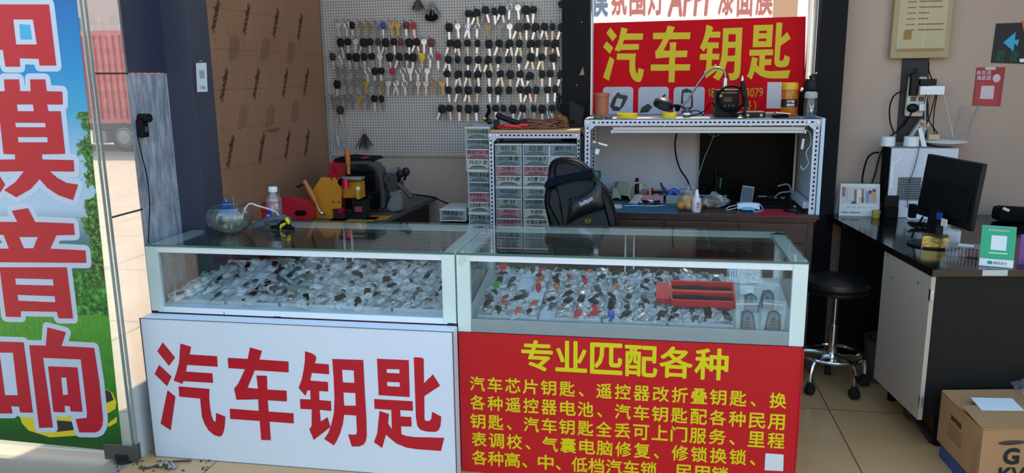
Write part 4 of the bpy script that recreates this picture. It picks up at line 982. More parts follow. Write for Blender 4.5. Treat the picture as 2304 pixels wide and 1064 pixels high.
b.ball((0, -.0292, .034), (.006, .001, .007), n=8).build('rabbit_print', M('print_pale', 'd8d8d6', .5), t)
# ------------------------------------------------------------------ things on the bench
def on_bench(px, py): p = P(px, py, Z=BZ); p.z = BZ+.0006; return p
l = on_bench(1347, 440); t = thing('green_can', 'dark green cylindrical tin behind the black chair', 'tin', (l.x, 1.36, BZ+.0006))
hg = P(1347, 385, Y=1.36).z-BZ; MB().lathe([(0, 0), (.03, 0), (.03, hg-.003), (.028, hg), (0, hg)]).build('can', M('can_green', '0f5a30', .35), t)
MB().lathe([(.0302, .0), (.0306, .0), (.0306, .05), (.0302, .05)]).build('label', M('can_dark', '222a24', .5), t)
l = on_bench(1353, 455); t = thing('glue_bottle', 'white bottle with light blue cap beside the green tin', 'bottle', (l.x, 1.28, BZ+.0006))
hg = P(1353, 402, Y=1.28).z-BZ-.1; MB().lathe([(0, 0), (.028, 0), (.028, .05+hg), (.024, .062+hg), (0, .062+hg)]).build('body', M('bottle_white', 'b9bfc6', .4), t)
MB().lathe([(.0, .1+hg), (.012, .097+hg), (.024, .085+hg), (.026, .066+hg), (.026, .058+hg), (0, .058+hg)]).build('cap', M('cap_blue', '5b94c8', .35), t)
l = on_bench(1420, 475); t = thing('cutting_mat', 'teal blue repair mat lying on the front of the bench', 'mat', (0, 0, BZ+.0006))
c = [P(x, y, Z=BZ+.003) for x, y in ((1372, 477), (1523, 480), (1521, 458), (1375, 452))]
MB().prism([(q.x, q.y) for q in c], 0, .003, ax='z').build('mat', M('teal_mat', '15607a', .5), t)
b = MB(); p = P(1508, 468, Z=BZ+.004)
for i in range(5): b.bb(p.x-.012+i*.006, p.x-.009+i*.006, p.y-.01, p.y+.012, .0032, .0036)
b.build('printed_scale', M('mat_line', '0e3c4c', .5), t)
# paper heap
l = on_bench(1395, 452); t = thing('paper_sheet', 'folded cream paper bag leaning on the bench left of the trays', 'paper', l+Vector((0, .02, 0)))
MB().sheet(6, 5, lambda u, v: (-.03+.13*u, .02+.05*v-.03*u, .015+.07*v*(1-.3*u)+.01*math.sin(5*u))).sheet(5, 5, lambda u, v: (-.045+.05*u, -.02+.04*v, .005+.06*v*(1-u*.5)+.012*math.sin(3*u))).build('sheet', M('cream_paper', 'a9a595', .8), t, mods=[('SOL', .0015)])
MB().prism([(.075, .0), (.10, .02), (.115, .10), (.095, .07)], 0, .002).build('upright_card', PAPER, t)
l = on_bench(1427, 440); o = MB().tube([(.055*math.cos(a), .02*math.sin(a), .05+.05*math.sin(a)) for a in [i*PI/12 for i in range(24)]], .005, n=8, closed=True).build('cable_loop', M('cable_yellow', 'a8965a', .4), loc=(l.x+.03, 1.42, BZ+.004)); tag(o, 'yellowish loop of cable standing behind the paper on the bench', 'cable')
l = on_bench(1384, 472); o = MB().prism([(-.03, -.022), (.032, -.022), (.034, .02), (-.028, .024)], 0, .018, ax='z', bev=.004).build('small_white_box', M('off_white_plastic', 'b9b4ae', .5), loc=(l.x, l.y+.02, BZ+.0045)); tag(o, 'small off white plastic box on the left end of the teal mat', 'box')
l = on_bench(1428, 462); t = thing('white_remote', 'white remote control shell with blue end lying on the teal mat', 'remote', (l.x, l.y+.02, BZ+.0045), (.5, 0, -.5))
MB().box((0, .02, .012), (.045, .08, .014), bev=.006).build('shell', M('off_white_plastic', ''), t); MB().box((0, -.018, .010), (.044, .02, .012), bev=.004).build('blue_end', M('cap_blue2', '2060b0', .4), t)
b = MB(); rr = random.Random(3)
t = thing('key_shells', 'small pile of white and black key shells on the mat by pink tray', 'key shells', on_bench(1462, 463)+Vector((0, .02, .006)))
for i in range(7): MB().box((rr.uniform(-.05, .05), rr.uniform(-.02, .02), .006+rr.uniform(0, .012)), (.035, .016, .009), (rr.uniform(-.3, .3), rr.uniform(-.3, .3), rr.uniform(-1, 1)), .003).build('key_shell', WHITE if i % 2 else BLACK, t)
o = MB().tube([(0, 0, 0), (.06, .004, .002), (.14, -.004, .002), (.2, .02, .004)], .0022, smooth=4).build('tweezers', STEEL, loc=on_bench(1405, 466)+Vector((0, 0, .006))); tag(o, 'long thin steel tweezers lying across the teal mat', 'tweezers')
# open parts trays along the back of the bench
def parts_tray(px0, px1, py, y, mat, label, h=.045):
    a, z = P(px0, py, Y=y), P(px1, py, Y=y); w = z.x-a.x
    t = MB().bb(0, w, 0, .003, 0, h).bb(0, w, .09, .093, 0, h+.01).bb(0, .003, 0, .093, 0, h).bb(w-.003, w, 0, .093, 0, h).bb(0, w, 0, .093, 0, .003).build('parts_tray', mat, loc=(a.x, y, BZ+.0006)); tag(t, label, 'tray', 'open parts trays on the bench'); return a.x, w
ax, aw = parts_tray(1440, 1494, 455, 1.40, DC['p'], 'open pink parts tray full of tools at the back of bench')
gx, gw = parts_tray(1497, 1560, 455, 1.40, DC['g'], 'open grey-green parts tray right of the pink tray')
def tool(name, label, cat, mat, x, y, pts, r, extra=None):
    o = MB(); o.tube([Vector(q) for q in pts], r, smooth=4); 
    if extra: extra(o)
    tag(o.build(name, mat, loc=(x, y, BZ+.005)), label, cat)
tool('screwdriver', 'black handled screwdriver standing upright at left of the pink tray', 'screwdriver', BLACK, ax-.018, 1.46, [(0, 0, 0), (0, 0, .06), (0, 0, .12)], [.006, .012, .009])
tool('red_pliers', 'red handled pliers sticking out of the pink tray', 'pliers', REDP, ax+.035, 1.44, [(0, 0, .01), (.012, 0, .05), (.03, 0, .07)], .007, lambda o: o.tube([Vector((.02, 0, .01)), Vector((.012, 0, .04)), Vector((0, 0, .055))], .007))
tool('tape_measure', 'black round gadget with grey face in the pink tray', 'gadget', BLACK, ax+.085, 1.44, [(-.03, 0, .03), (.03, 0, .03)], .026)
o = MB().cyl((0, -.002, 0), (0, .002, 0), .016).build('gauge_face', GREYP, loc=(ax+.082, 1.411, BZ+.036)); tag(o, 'small round grey dial on the black gadget in pink tray', 'dial')
tool('black_pliers', 'black pliers with open handles sticking up between the two trays', 'pliers', M('handle_navy', '1d2540', .5), gx-.005, 1.45, [(-.02, 0, .098), (-.01, 0, .075), (.008, 0, .05), (.02, 0, .01)], [.006, .008, .008, .006])
tool('blue_tubing', 'crumpled bright blue plastic piece in the grey-green tray', 'plastic piece', M('bright_blue', '1c4fae', .4), gx+.04, 1.44, [(-.02, 0, .03), (0, 0, .06), (.02, 0, .045), (.035, 0, .03)], .014)
tool('clear_clip', 'grey translucent clip standing in the grey-green tray', 'clip', GREYP, gx+.095, 1.44, [(-.025, 0, .055), (.025, 0, .055)], .016)
# bag of oranges
l = on_bench(1552, 474); t = thing('fruit_bag', 'clear bag of small oranges on the bench', 'bag', (l.x, l.y+.035, BZ+.0006))
OR = M('orange_peel', 'd28a2c', .45, bump=.25, bs=220)
for i, (x, y, z) in enumerate(((-.04, -.01, .022), (0, -.022, .022), (.038, -.008, .021), (-.018, .018, .022), (.022, .024, .022), (-.018, 0, .052), (.016, .002, .053), (.0, -.01, .04))):
    MB().ball((x, y, z), (.022, .022, .0205)).build('orange', OR, t)
MB().sheet(20, 8, lambda u, v: ((.066-.045*v**1.5+.006*math.sin(8*v+19*u))*math.cos(2*PI*u), (.05-.035*v**1.5+.004*math.sin(9*v+25*u))*math.sin(2*PI*u), .001+.12*v+.006*math.sin(12*u))).build('film', BAGC, t, smooth=30)
l = on_bench(1567, 478); t = thing('spray_bottle', 'small white spray bottle with pink lettering on the bench', 'spray bottle', l+Vector((0, .02, 0)))
MB().lathe([(0, 0), (.020, 0), (.021, .004), (.021, .06), (.017, .07), (.010, .072), (0, .072)]).build('bottle', M('frosted_bottle', 'c4ccd2', .25), t)
MB().lathe([(0, .070), (.011, .070), (.011, .082), (.008, .092), (.007, .106), (0, .108)]).build('spray_cap', WHITE, t)
MB().bb(-.001, .014, -.0212, -.0206, .008, .05).build('label', M('label_pink', 'd09a98', .5), t)
for i, s in enumerate(('酒精', '消毒')): text(s, M('label_red', 'b05050', .5), (.0065, -.0216, .04-.014*i), FRONT, w=.012, parent=t, off=.02)
l = on_bench(1605, 470); t = thing('crumpled_bag', 'crumpled clear plastic bag with brown nuts on the bench', 'bag', (l.x, l.y+.03, BZ+.0006))
rr = random.Random(5)
MB().sheet(22, 10, lambda u, v: ((.07*math.sin(PI*min(.97, v+.08))+.016*math.sin(23*u+7*v))*math.cos(2*PI*u), (.045*math.sin(PI*min(.97, v+.08))+.012*math.sin(31*u+5*v))*math.sin(2*PI*u), .002+.07*v+.010*math.sin(14*u+9*v)*v)).build('film', BAGL, t, smooth=20)
for i in range(5): MB().ball((rr.uniform(-.05, .0), rr.uniform(-.02, .02), .016+.01*(i % 2)), (.016, .014, .014)).build('nut', M('nut_brown', '8a6238', .6), t)
l = on_bench(1690, 470)
t = thing('phone_stand', 'smartphone with reflective screen propped on a black stand', 'phone', (l.x-.015, l.y+.06, BZ+.0006), (0, 0, -.12))
MB().box((0, .0, .055), (.058, .007, .10), (-.42, .12, 0), .003).build('phone', M('phone_grey', '7d8082', .3, .5), t)
MB().box((0, -.0045, .0555), (.052, .0015, .084), (-.42, .12, 0)).build('phone_screen', M('screen_glass', '3c4044', .08), t)
MB().box((.02, .03, .03), (.05, .04, .06), (.3, 0, .2), .004).build('stand', BLACKM, t)
# face mask
l = on_bench(1685, 474); t = thing('face_mask', 'white and light blue disposable face mask folded on the bench', 'mask', (l.x, l.y+.01, BZ+.0006))
MB().sheet(8, 6, lambda u, v: (-.052+.105*u, -.002+.045*v, .004+.026*v+.005*math.sin(PI*u)+.003*math.sin(12*v))).build('outer_layer', M('mask_white', 'cfd8de', .8), t, mods=[('SOL', .001)])
MB().ball((-.005, -.012, .008), (.038, .018, .008), rot=(0, 0, .12)).build('blue_fold', M('mask_blue', '6fb0d0', .8), t)
MB().tube([(-.05, .03, .02), (-.09, .02, .012), (-.105, 0, .003), (-.09, -.01, .003), (-.055, 0, .012)], .0016, smooth=6).tube([(.052, .035, .028), (.066, .01, .01), (.056, -.02, .002), (.02, -.026, .002), (.012, -.005, .018)], .0016, smooth=6).build('ear_loop', WHITE, t)
l = on_bench(1755, 478); c = [P(x, y, Z=BZ+.0014) for x, y in ((1695, 487), (1800, 487), (1770, 471), (1720, 470))]
o = MB().prism([(q.x, q.y) for q in c], BZ+.0004, BZ+.0024, ax='z').build('mouse_pad', M('red_cloth', 'a01828', .8)); tag(o, 'thin red mouse pad at the front right of the bench', 'mouse pad')
l = on_bench(1782, 480); t = thing('computer_mouse', 'black computer mouse resting on the red pad', 'mouse', (l.x, l.y+.035, BZ+.003), (0, 0, .6))
MB().ball((0, 0, .004), (.024, .042, .024)).build('shell', BLACK, t); MB().cyl((-.003, -.022, .025), (.003, -.022, .025), .007).build('wheel', GREYP, t)
a, z = P(1635, 463, Z=BZ+.003), P(1770, 452, Z=BZ+.003)
t = thing('keyboard', 'black laptop keyboard lying open behind the phone', 'keyboard', (0, 0, BZ+.0006))
MB().bb(a.x, z.x, 1.34, 1.55, 0, .014, .003).build('base', BLACKM, t)
b = MB()
for i in range(11):
    for j in range(4): b.bb(a.x+.02+i*(z.x-a.x-.04)/11, a.x+.02+(i+.85)*(z.x-a.x-.04)/11, 1.40+j*.03, 1.424+j*.03, .014, .0165)
b.build('keys', BLACK, t)
l = on_bench(1608, 440); t = thing('pen_pot', 'black pot of dark tools standing before the black panel', 'pot', (l.x, 1.54, BZ+.0006))
MB().lathe([(0, 0), (.03, 0), (.032, .07), (.029, .07), (.027, .004), (0, .004)]).build('pot', BLACKM, t)
for i, (dx, hh, mt) in enumerate(((-.012, .16, BLACK), (.0, .13, BLACK), (.014, .12, M('tool_green', '1f6a55', .4)), (.008, .15, BLACKM))): MB().tube([(dx*.5, 0, .006), (dx, 0, hh)], .005).build('tool_handle', mt, t)
l = on_bench(1742, 445); t = thing('power_bank', 'flat black charger with grey plate on the bench below panel', 'charger', (l.x, 1.545, BZ+.0006)); MB().bb(-.05, .05, -.01, .03, 0, .03, .003).build('body', BLACK, t); MB().bb(-.015, .03, -.0115, -.01, .008, .016).build('plate', STEEL, t)
l = on_bench(1797, 452); t = thing('cable_heap', 'heap of black and pale cables by the right shelf post', 'cables', (l.x-.085, 1.50, BZ+.0006))
MB().tube([(-.05, -.03, .006), (0, 0, .05), (.03, .01, .02), (.01, -.05, .004), (-.03, -.06, .03), (-.06, -.02, .004)], .0045, smooth=6).build('cable', BLACKM, t)
MB().tube([(-.03, .03, .08), (.02, .03, .09), (.03, 0, .06), (-.02, 0, .05), (-.04, .02, .02), (.0, -.02, .03)], .004, smooth=6).build('pale_cable', M('cable_pale', '8d949c', .4), t)
# hanging cables in front of the back paper
c = [(1524, 296), (1519, 320), (1521, 350), (1530, 380), (1545, 403), (1555, 428), (1556, 448)]
tag(MB().tube([P(x, y, Y=1.57) for x, y in c], .004, smooth=5).build('black_cable', BLACKM), 'thick black cable hanging behind the bench from the shelf', 'cable')
c = [(1608, 296), (1600, 320), (1585, 355), (1572, 395), (1560, 430), (1548, 448)]
tag(MB().tube([P(x, y, Y=1.56) for x, y in c], .0022, smooth=5).build('white_cable', M('cable_pale', '')), 'thin pale cable crossing diagonally beside the black panel', 'cable')
c = [(1592, 294), (1597, 303), (1606, 307), (1618, 303), (1626, 294)]
tag(MB().tube([P(x, y, Y=1.55) for x, y in c], .0018, smooth=5).build('white_cable', M('cable_pale', '')), 'short loop of pale cable hanging just below the shelf top', 'cable')

# ------------------------------------------------------------------ black gaming chair
CY = .86
t = thing('gaming_chair', 'black leather gaming chair with headrest strap and small pillow', 'chair', (P(1310, 500, Y=CY).x, CY, 0)); L = t.location
LEA = M('black_leather', '060607', .36, var=.12, bump=.12, bs=140, spec=.22)
def pl(q, y): return [(P(x, yy, Y=y).x-L.x, P(x, yy, Y=y).z-L.z) for x, yy in q]
out = [(1231, 372), (1240, 360), (1260, 355), (1290, 357), (1310, 365), (1325, 378), (1338, 398), (1358, 415), (1372, 432), (1382, 460), (1394, 500), (1400, 540), (1385, 600), (1300, 620), (1255, 600), (1243, 540), (1238, 505), (1228, 475), (1223, 450), (1226, 425), (1231, 400)]
Q = pl(out, CY); cx = sum(x for x, _ in Q)/len(Q); cz = sum(z for _, z in Q)/len(Q)
k = lambda s, y: [(cx+(x-cx)*s, y+(z-cz)*.22, cz+(z-cz)*s) for x, z in Q]
b = MB(); rings = [k(.80, -.045), k(.95, -.035), k(1, -.005), k(1, .03), k(.93, .06), k(.75, .07)]
bm = b.bm; vs = [[bm.verts.new(p) for p in r] for r in rings]
for A, B in zip(vs, vs[1:]):
    for i in range(len(A)): bm.faces.new((A[i], A[(i+1) % len(A)], B[(i+1) % len(A)], B[i]))
bm.faces.new(vs[0][::-1]); bm.faces.new(vs[-1])
b.build('backrest', LEA, t, smooth=60, mods=[('SUB', 1)])
tz = lambda z: (z-cz)*.22
wing = pl([(1238, 425), (1252, 415), (1262, 440), (1268, 470), (1275, 505), (1262, 505), (1248, 480), (1236, 455)], CY)
MB().hull([(x, -.052+tz(z), z) for x, z in wing], [(x, -.03+tz(z), z) for x, z in wing]).build('side_bolster', LEA, t, mods=[('BEV', .01)])
wing = pl([(1340, 405), (1358, 420), (1372, 445), (1384, 480), (1388, 505), (1372, 505), (1362, 470), (1350, 440), (1335, 418)], CY)
MB().hull([(x, -.052+tz(z), z) for x, z in wing], [(x, -.03+tz(z), z) for x, z in wing]).build('side_bolster', LEA, t, mods=[('BEV', .01)])
hd = pl([(1250, 366), (1275, 362), (1300, 368), (1318, 385), (1305, 392), (1275, 397), (1250, 402), (1246, 385)], CY)
MB().hull([(x, -.05+tz(z), z) for x, z in hd], [(x, -.02+tz(z), z) for x, z in hd]).build('headrest', LEA, t, mods=[('BEV', .012)])
st = pl([(1229, 408), (1236, 401), (1260, 394), (1290, 388), (1318, 383), (1330, 380), (1337, 396), (1318, 399), (1285, 403), (1258, 411), (1238, 418), (1228, 420)], CY)
MB().hull([(x, -.066+tz(z), z) for x, z in st], [(x, .0+tz(z), z) for x, z in st]).build('strap', M('navy_strap', '0e0e1c', .8, spec=.1), t)
pc = P(1316, 458, Y=CY-.07)-L
MB().sheet(10, 8, lambda u, v: tuple(pc+Vector(((u-.5)*.15*(1+.1*math.cos(PI*v)), -.008-.035*(math.sin(PI*u)*math.sin(PI*v))**.6, (v-.5)*.095+(u-.5)*.075+.012*(abs(u-.5)*2)**2*(1 if v > .5 else -1))))).sheet(10, 8, lambda u, v: tuple(pc+Vector(((u-.5)*.15*(1+.1*math.cos(PI*v)), -.008+.02*(math.sin(PI*u)*math.sin(PI*v))**.6, (v-.5)*.095+(u-.5)*.075+.012*(abs(u-.5)*2)**2*(1 if v > .5 else -1))))).build('lumbar_pillow', M('dull_black_leather', '151718', .38, bump=.2, bs=60), t)
p = P(1318, 455, Y=CY-.125)-L
text('budepon', M('pillow_print', 'd0d0d0', .5), p+Vector((.0, .008, .003)), (PI/2-.15, R(-27), 0), h=.026, w=.062, parent=t, off=.012, shear=.2, name='pillow_lettering')
p = P(1323, 497, Y=CY-.075)-L
MB().tube([p+Vector((.011*math.cos(a), -.004, .010*math.sin(a))) for a in [i*PI/8 for i in range(16)]], .0032, n=6, closed=True).tube([p+Vector((-.012, -.004, .004)), p+Vector((0, -.004, -.001)), p+Vector((.014, -.004, .002))], .003).build('gold_emblem', M('emblem_gold', '9a7a34', .35, .7), t)
MB().box((.03, -.055, .44), (.40, .32, .09), bev=.035, seg=3).build('seat_cushion', LEA, t)
MB().cyl((.03, -.03, .12), (.03, -.03, .40), .028).build('gas_lift', BLACK, t)
for i in range(5):
    a = 2*PI*i/5+.3; e = Vector((.03+.22*math.cos(a), -.03+.22*math.sin(a), .075)); g = MB().tube([(.03, -.03, .12), e], [.024, .016]).build('leg', BLACKM, t)
    MB().cyl(e+Vector((-.012, 0, -.045)), e+Vector((.012, 0, -.045)), .03).build('caster', BLACK, g)
MB().tube([(.10, .03, .42), (.08, .07, .5), (.06, .05, .60)], .02).build('back_bracket', BLACKM, t)

# ------------------------------------------------------------------ round stool with chrome base
ST = Vector((1.515, 1.03, 0))
t = thing('round_stool', 'round black swivel stool on a chrome wheeled base beside the showcase', 'stool', ST)
p = P(1880, 655, Y=ST.y); zs = p.z
MB().lathe([(0, zs), (.13, zs), (.142, zs+.008), (.145, zs+.03), (.14, zs+.055), (.11, zs+.066), (0, zs+.069)], n=36).build('seat', M('black_vinyl', '141416', .35), t)
MB().lathe([(.1455, zs+.02), (.147, zs+.02), (.147, zs+.032), (.1455, zs+.032)], n=36).build('seat_piping', BLACKM, t)
MB().cyl((0, 0, .20), (0, 0, zs), .0115).cyl((0, 0, .12), (0, 0, .30), .020).lathe([(0, .13), (.03, .128), (.026, .16), (.02, .17), (0, .17)]).build('column', CHROME, t)
MB().tube([(.135*math.cos(a), .135*math.sin(a), .160) for a in [i*PI/18 for i in range(36)]], .0085, n=8, closed=True).build('foot_ring', CHROME, t)
for i in range(5):
    a = R(-62)+2*PI*i/5; c, s = math.cos(a), math.sin(a)
    g = MB().tube([(.012*c, .012*s, .155), (.08*c, .08*s, .158), (.135*c, .135*s, .145), (.155*c, .155*s, .105), (.158*c, .158*s, .062)], .0105, smooth=4).build('leg', CHROME, t)
    e = Vector((.158*c, .158*s, .026)); k = Vector((-s, c, 0))
    MB().cyl(e-k*.013, e-k*.004, .0255).cyl(e+k*.004, e+k*.013, .0255).box(e+Vector((0, 0, .028)), (.022, .022, .02), (0, 0, a), .004).build('caster', RUBBER, g)

# ------------------------------------------------------------------ counter top things
def on_top(px, py): p = P(px, py, Z=H); p.z = H+.0004; return p
l = on_top(520, 522); t = thing('fish_bowl', 'round glass fish bowl half full of water on the left showcase', 'fish bowl', l)
r0 = .094; prof = [(.035, .0012), (.058, .008), (.082, .028), (.0935, .052), (.092, .075), (.083, .095), (.077, .102)]
MB().lathe(prof, n=40).lathe([(0, .0012), (.035, .0012)], n=40).lathe([(r-.003, z+.001) for r, z in prof], n=40).build('bowl', Mpane('bowl_glass', (.93, .95, .95), .075), t)
MB().tube([(.0765*math.cos(a), .0765*math.sin(a), .102) for a in [i*PI/20 for i in range(40)]], .0019, n=6, closed=True).build('rim', Mpane('rim_glass', (.8, .86, .86), .25), t)
MB().lathe([(0, .055), (.0905, .055)], n=40).build('water_surface', Mpane('water', (.93, .95, .90), .06), t)
MB().lathe([(r-.0045, z+.0015) for r, z in prof if z < .056]+[(.0895, .0545)], n=40).build('water', Mpane('water_body', (.84, .87, .80), .0, haze=.03, dirt=(.5, .5, .40)), t)
for i, (x, y, z, cc) in enumerate(((-.03, -.012, .02, 'a8502a'), (-.012, -.02, .026, 'c8c08a'), (.014, -.02, .024, 'b0a860'), (.03, .01, .03, '9a8a50'), (-.02, .01, .045, 'b8b48c'))):
    MB().ball((x, y, z), (.006, .003, .011), rot=(0, .5*(i-2), 0)).prism([(x-.002, z-.012), (x+.004, z-.024), (x-.008, z-.022)], y-.001, y+.001).build('fish', M(f'fish_{i}', cc, .3), t)
MB().lathe([(0, .003), (.03, .003), (.045, .008), (.02, .014), (0, .012)]).build('gravel', M('gravel', '7a6a44', .8, var=.4, vs=90), t)
c = [P(x, y, Y=l.y-.02)-l for x, y in ((546, 492), (548, 478), (556, 463), (565, 458), (580, 463), (600, 480), (606, 492))]
c[-1].y += .08; c[-2].y += .06
MB().tube(c, .0035, smooth=5).build('air_hose', M('hose_clear', 'c4cbd0', .2), t)
q = P(497, 478, Y=.45); t = thing('blue_container', 'blue translucent box showing just above the fish bowl behind', 'container', (q.x, .47, H+.0004))
hb_ = P(500, 452, Y=.47).z-H; MB().prism([(-.034, 0), (.045, 0), (.047, hb_-.006), (-.038, hb_)], -.02, .02, bev=.002).build('box', M('blue_box', '2a68b8', .35, transl=.2), t)
MB().prism([(.047, 0), (.058, 0), (.058, hb_-.01), (.047, hb_-.01)], -.02, .02).build('clear_side', BAGC, t)
MB().box((-.048, 0, hb_-.012), (.026, .012, .014), (0, .2, 0), .003).build('green_clip', M('clip_green', '5f8a34', .4), t)
b = MB(); [b.tube([(x-.008, 0, hb_-.006), (x, 0, hb_+.010), (x+.008, 0, hb_-.004)], .0012, smooth=4) for x in (-.03, .012)]; b.tube([(.05, 0, .06), (.052, 0, hb_+.02)], .0015); b.build('wire_hook', STEEL, t)
l = P(622, 503, Z=H); t = thing('water_bottle', 'clear plastic water bottle with white cap and purple label', 'bottle', (l.x, .44, H+.0004))
L = t.location; zt = P(614, 420, Y=.44).z-L.z; f = zt/.155
MB().lathe([(0, .002), (.026, .002), (.029, .006), (.0295, .035), (.0275, .04), (.0295, .045), (.0295, .085), (.028, .09), (.0295, .095), (.029, .105), (.014, .130), (.0135, .137)], n=28).xf(Matrix.Diagonal((1.12, 1.12, f, 1))).build('bottle', Mpane('pet_bottle', (.88, .91, .93), .12, haze=.10, rough=.04, dirt=(.8, .85, .9)), t)
MB().lathe([(0, .004), (.027, .004), (.0285, .008), (.0285, .062), (0, .062)], n=28).xf(Matrix.Diagonal((1.08, 1.08, f, 1))).build('water', Mpane('bottle_water', (.84, .88, .9), .03), t)
MB().lathe([(0, .134), (.0165, .134), (.017, .137), (.017, .152), (.0155, .155), (0, .155)], n=28).xf(Matrix.Diagonal((1.12, 1.12, f, 1))).build('cap', WHITE, t)
def arcsheet(a0, a1, z0, z1, r): return lambda u, v: (r*math.sin(a0+(a1-a0)*u), -r*math.cos(a0+(a1-a0)*u), z0+(z1-z0)*v)
MB().sheet(10, 1, arcsheet(-.95, .12, .012, .066, .0345)).build('label', M('label_purple', '3a2f86', .4), t)
MB().sheet(8, 1, arcsheet(-.9, .1, .054, .066, .0348)).build('label_band', M('label_magenta', '6a2aa0', .4), t)
MB().sheet(8, 1, arcsheet(-.85, -.1, .038, .047, .0349)).sheet(5, 1, arcsheet(-.75, -.45, .02, .034, .0349)).sheet(5, 1, arcsheet(.5, 1.05, .012, .036, .0345)).build('label_print', M('label_white', 'c8cce0', .4), t)
b = MB(); [b.sheet(1, 1, arcsheet(.52+.07*i, .55+.07*i, .014, .034, .0348)) for i in range(8)]; b.build('barcode', INK, t)
# glove
l = on_top(620, 512); t = thing('work_glove', 'dark grey work glove with yellow trim lying on the left showcase', 'glove', l)
GL = M('glove_grey', '545962', .8, bump=.6, bs=150); sc = 1
b = MB()
b.ball((-.005, .004, .020), (.052, .034, .021), rot=(0, .12, .1)).ball((.040, -.002, .026), (.034, .030, .024), rot=(0, -.3, 0)).ball((-.035, .018, .024), (.03, .022, .020))
for k in range(3): b.tube([(-.05, -.022+.018*k, .022), (-.01, -.024+.02*k, .036+.006*(k == 1)), (.03, -.022+.018*k, .044), (.055, -.02+.016*k, .036)], [.008, .011, .011, .008], smooth=4)
b.build('glove_body', GL, t, mods=[('SUB', 1)])
for i, (y, ln, dz) in enumerate(((-.03, .04, .008), (-.012, .055, .011), (.01, .05, .012), (.028, .04, .010))):
    MB().tube([(-.03, y, dz+.012), (-.06, y-.004, dz+.006), (-.055-ln*.5, y-.01, dz), (-.06-ln*.6, y-.014, dz-.002)], [.013, .0125, .011, .008], n=10, smooth=3).build('finger', GL, t)
MB().tube([(.0, -.036, .006), (.03, -.04, .014), (.055, -.034, .034), (.07, -.02, .02), (.078, -.036, .009), (.03, -.046, .006)], .0065, smooth=5).tube([(.055, -.04, .012), (.085, -.04, .006), (.10, -.036, .006)], .007).build('black_cuff', BLACKM, t)
MB().ball((.047, -.046, .012), (.006, .004, .014), rot=(0, .3, 0)).ball((.058, -.046, .022), (.012, .004, .006), rot=(0, -.5, 0)).ball((.070, -.03, .034), (.009, .008, .016), rot=(0, -.4, 0)).build('yellow_trim', YELP, t)

# ------------------------------------------------------------------ machine table with key cutters
TZ = .775; a0, a1 = P(868, 492, Z=TZ), P(985, 440, Z=TZ); a1.y = min(a1.y, 1.61); a0 = a0+(a0-a1)*.42
t = thing('machine_table', 'dark grey work table carrying the key machines against brown wall', 'table', (0, 0, 0))
MB().prism([(-1.125, a0.y-.02), (a0.x, a0.y-.02), (a1.x, a1.y), (-1.115, 1.615)], TZ-.022, TZ, ax='z').build('table_top', M('table_top_grey', '4a4744', .45, var=.15), t)
MB().prism([(-1.10, a0.y+.02), (a0.x-.03, a0.y+.02), (a1.x-.04, a1.y-.02), (-1.10, 1.60)], .02, TZ-.022, ax='z').build('cabinet', M('cabinet_brown', '2e1e1c', .5), t)
# yellow vertical milling machine
MY = .88
l = P(770, 497, Y=MY); l.z = TZ+.0004; L = l.copy(); t = thing('key_mill', 'yellow vertical key milling machine with two orange handles', 'key machine', l); L = l.copy()
def q(px, py, y=MY): v = P(px, py, Y=y)-L; return v.x, max(.001, v.z)
YE = M('machine_yellow', 'c07a18', .35, var=.05); WO = M('orange_handle', 'a85c20', .35)
body = [q(*v) for v in ((698, 435), (722, 399), (769, 401), (767, 456), (767, 470), (748, 470), (748, 497))]
body = [(x, z) for x, z in body]+[(q(748, 497)[0], 0), (q(702, 497)[0], 0)]
MB().prism(body, .0, .012, bev=.002).build('side_plate', YE, t)
MB().prism([(x, z) for x, z in [q(700, 440), q(716, 410), q(730, 480), q(735, 497)]]+[(q(735, 497)[0], 0), (q(702, 497)[0], 0)], .012, .11).build('column', YE, t)
h0, h1 = q(765, 401), q(806, 420)
MB().bb(h0[0]-.005, h1[0], .03, .09, q(0, 436)[1], q(0, 402)[1], .003).build('head_block', YE, t)
MB().bb(q(780, 0)[0], q(788, 0)[0], -.012, .02, q(0, 435)[1], q(0, 418)[1], .001).build('spindle_block', M('machine_brass', 'b8902c', .35, .3), t)
b = MB()
for v in ((746, 402), (759, 402), (750, 454), (762, 454)):
    x, z = q(*v); b.cyl((x, -.002, z), (x, .002, z), .0045, n=12)
b.build('screw', HOLE, t)
b = MB(); x, z = q(767, 408); b.cyl((x+.004, .0, z-.004), (x+.004, .06, z-.004), .02); b.build('motor_boss', BLACKM, t)
x0, z0 = q(783, 412); b = MB().cyl((x0, -.03, z0-.014), (x0, -.03, z0+.022), .017, n=20).cyl((x0, -.03, z0-.018), (x0, -.03, z0-.010), .021, n=20); b.build('red_knob', M('knob_crimson', 'b0103c', .25, .3), t)
b = MB().bb(q(744, 0)[0], q(792, 0)[0], .0, .05, q(0, 396)[1], q(0, 391)[1], .001); b.build('top_bracket', M('bracket_grey', '8a8a88', .4, .4), t)
x, zt2 = q(778, 338); zb2 = q(780, 393)[1]
MB().tube([(x, .02, zb2), (x, .02, zb2+(zt2-zb2)*.5), (x-.002, .02, zt2-.01), (x-.002, .02, zt2)], [.0085, .012, .0145, .012], n=14, smooth=4).build('lever_handle', WO, t)
a, z = q(694, 403), q(714, 440)
MB().tube([(a[0], -.05, a[1]), ((a[0]+z[0])/2, -.05, (a[1]+z[1])/2), (z[0], -.05, z[1]), (q(722, 456)[0], -.05, q(722, 456)[1])], [.012, .0145, .0135, .008], n=14, smooth=3).build('feed_handle', WO, t)
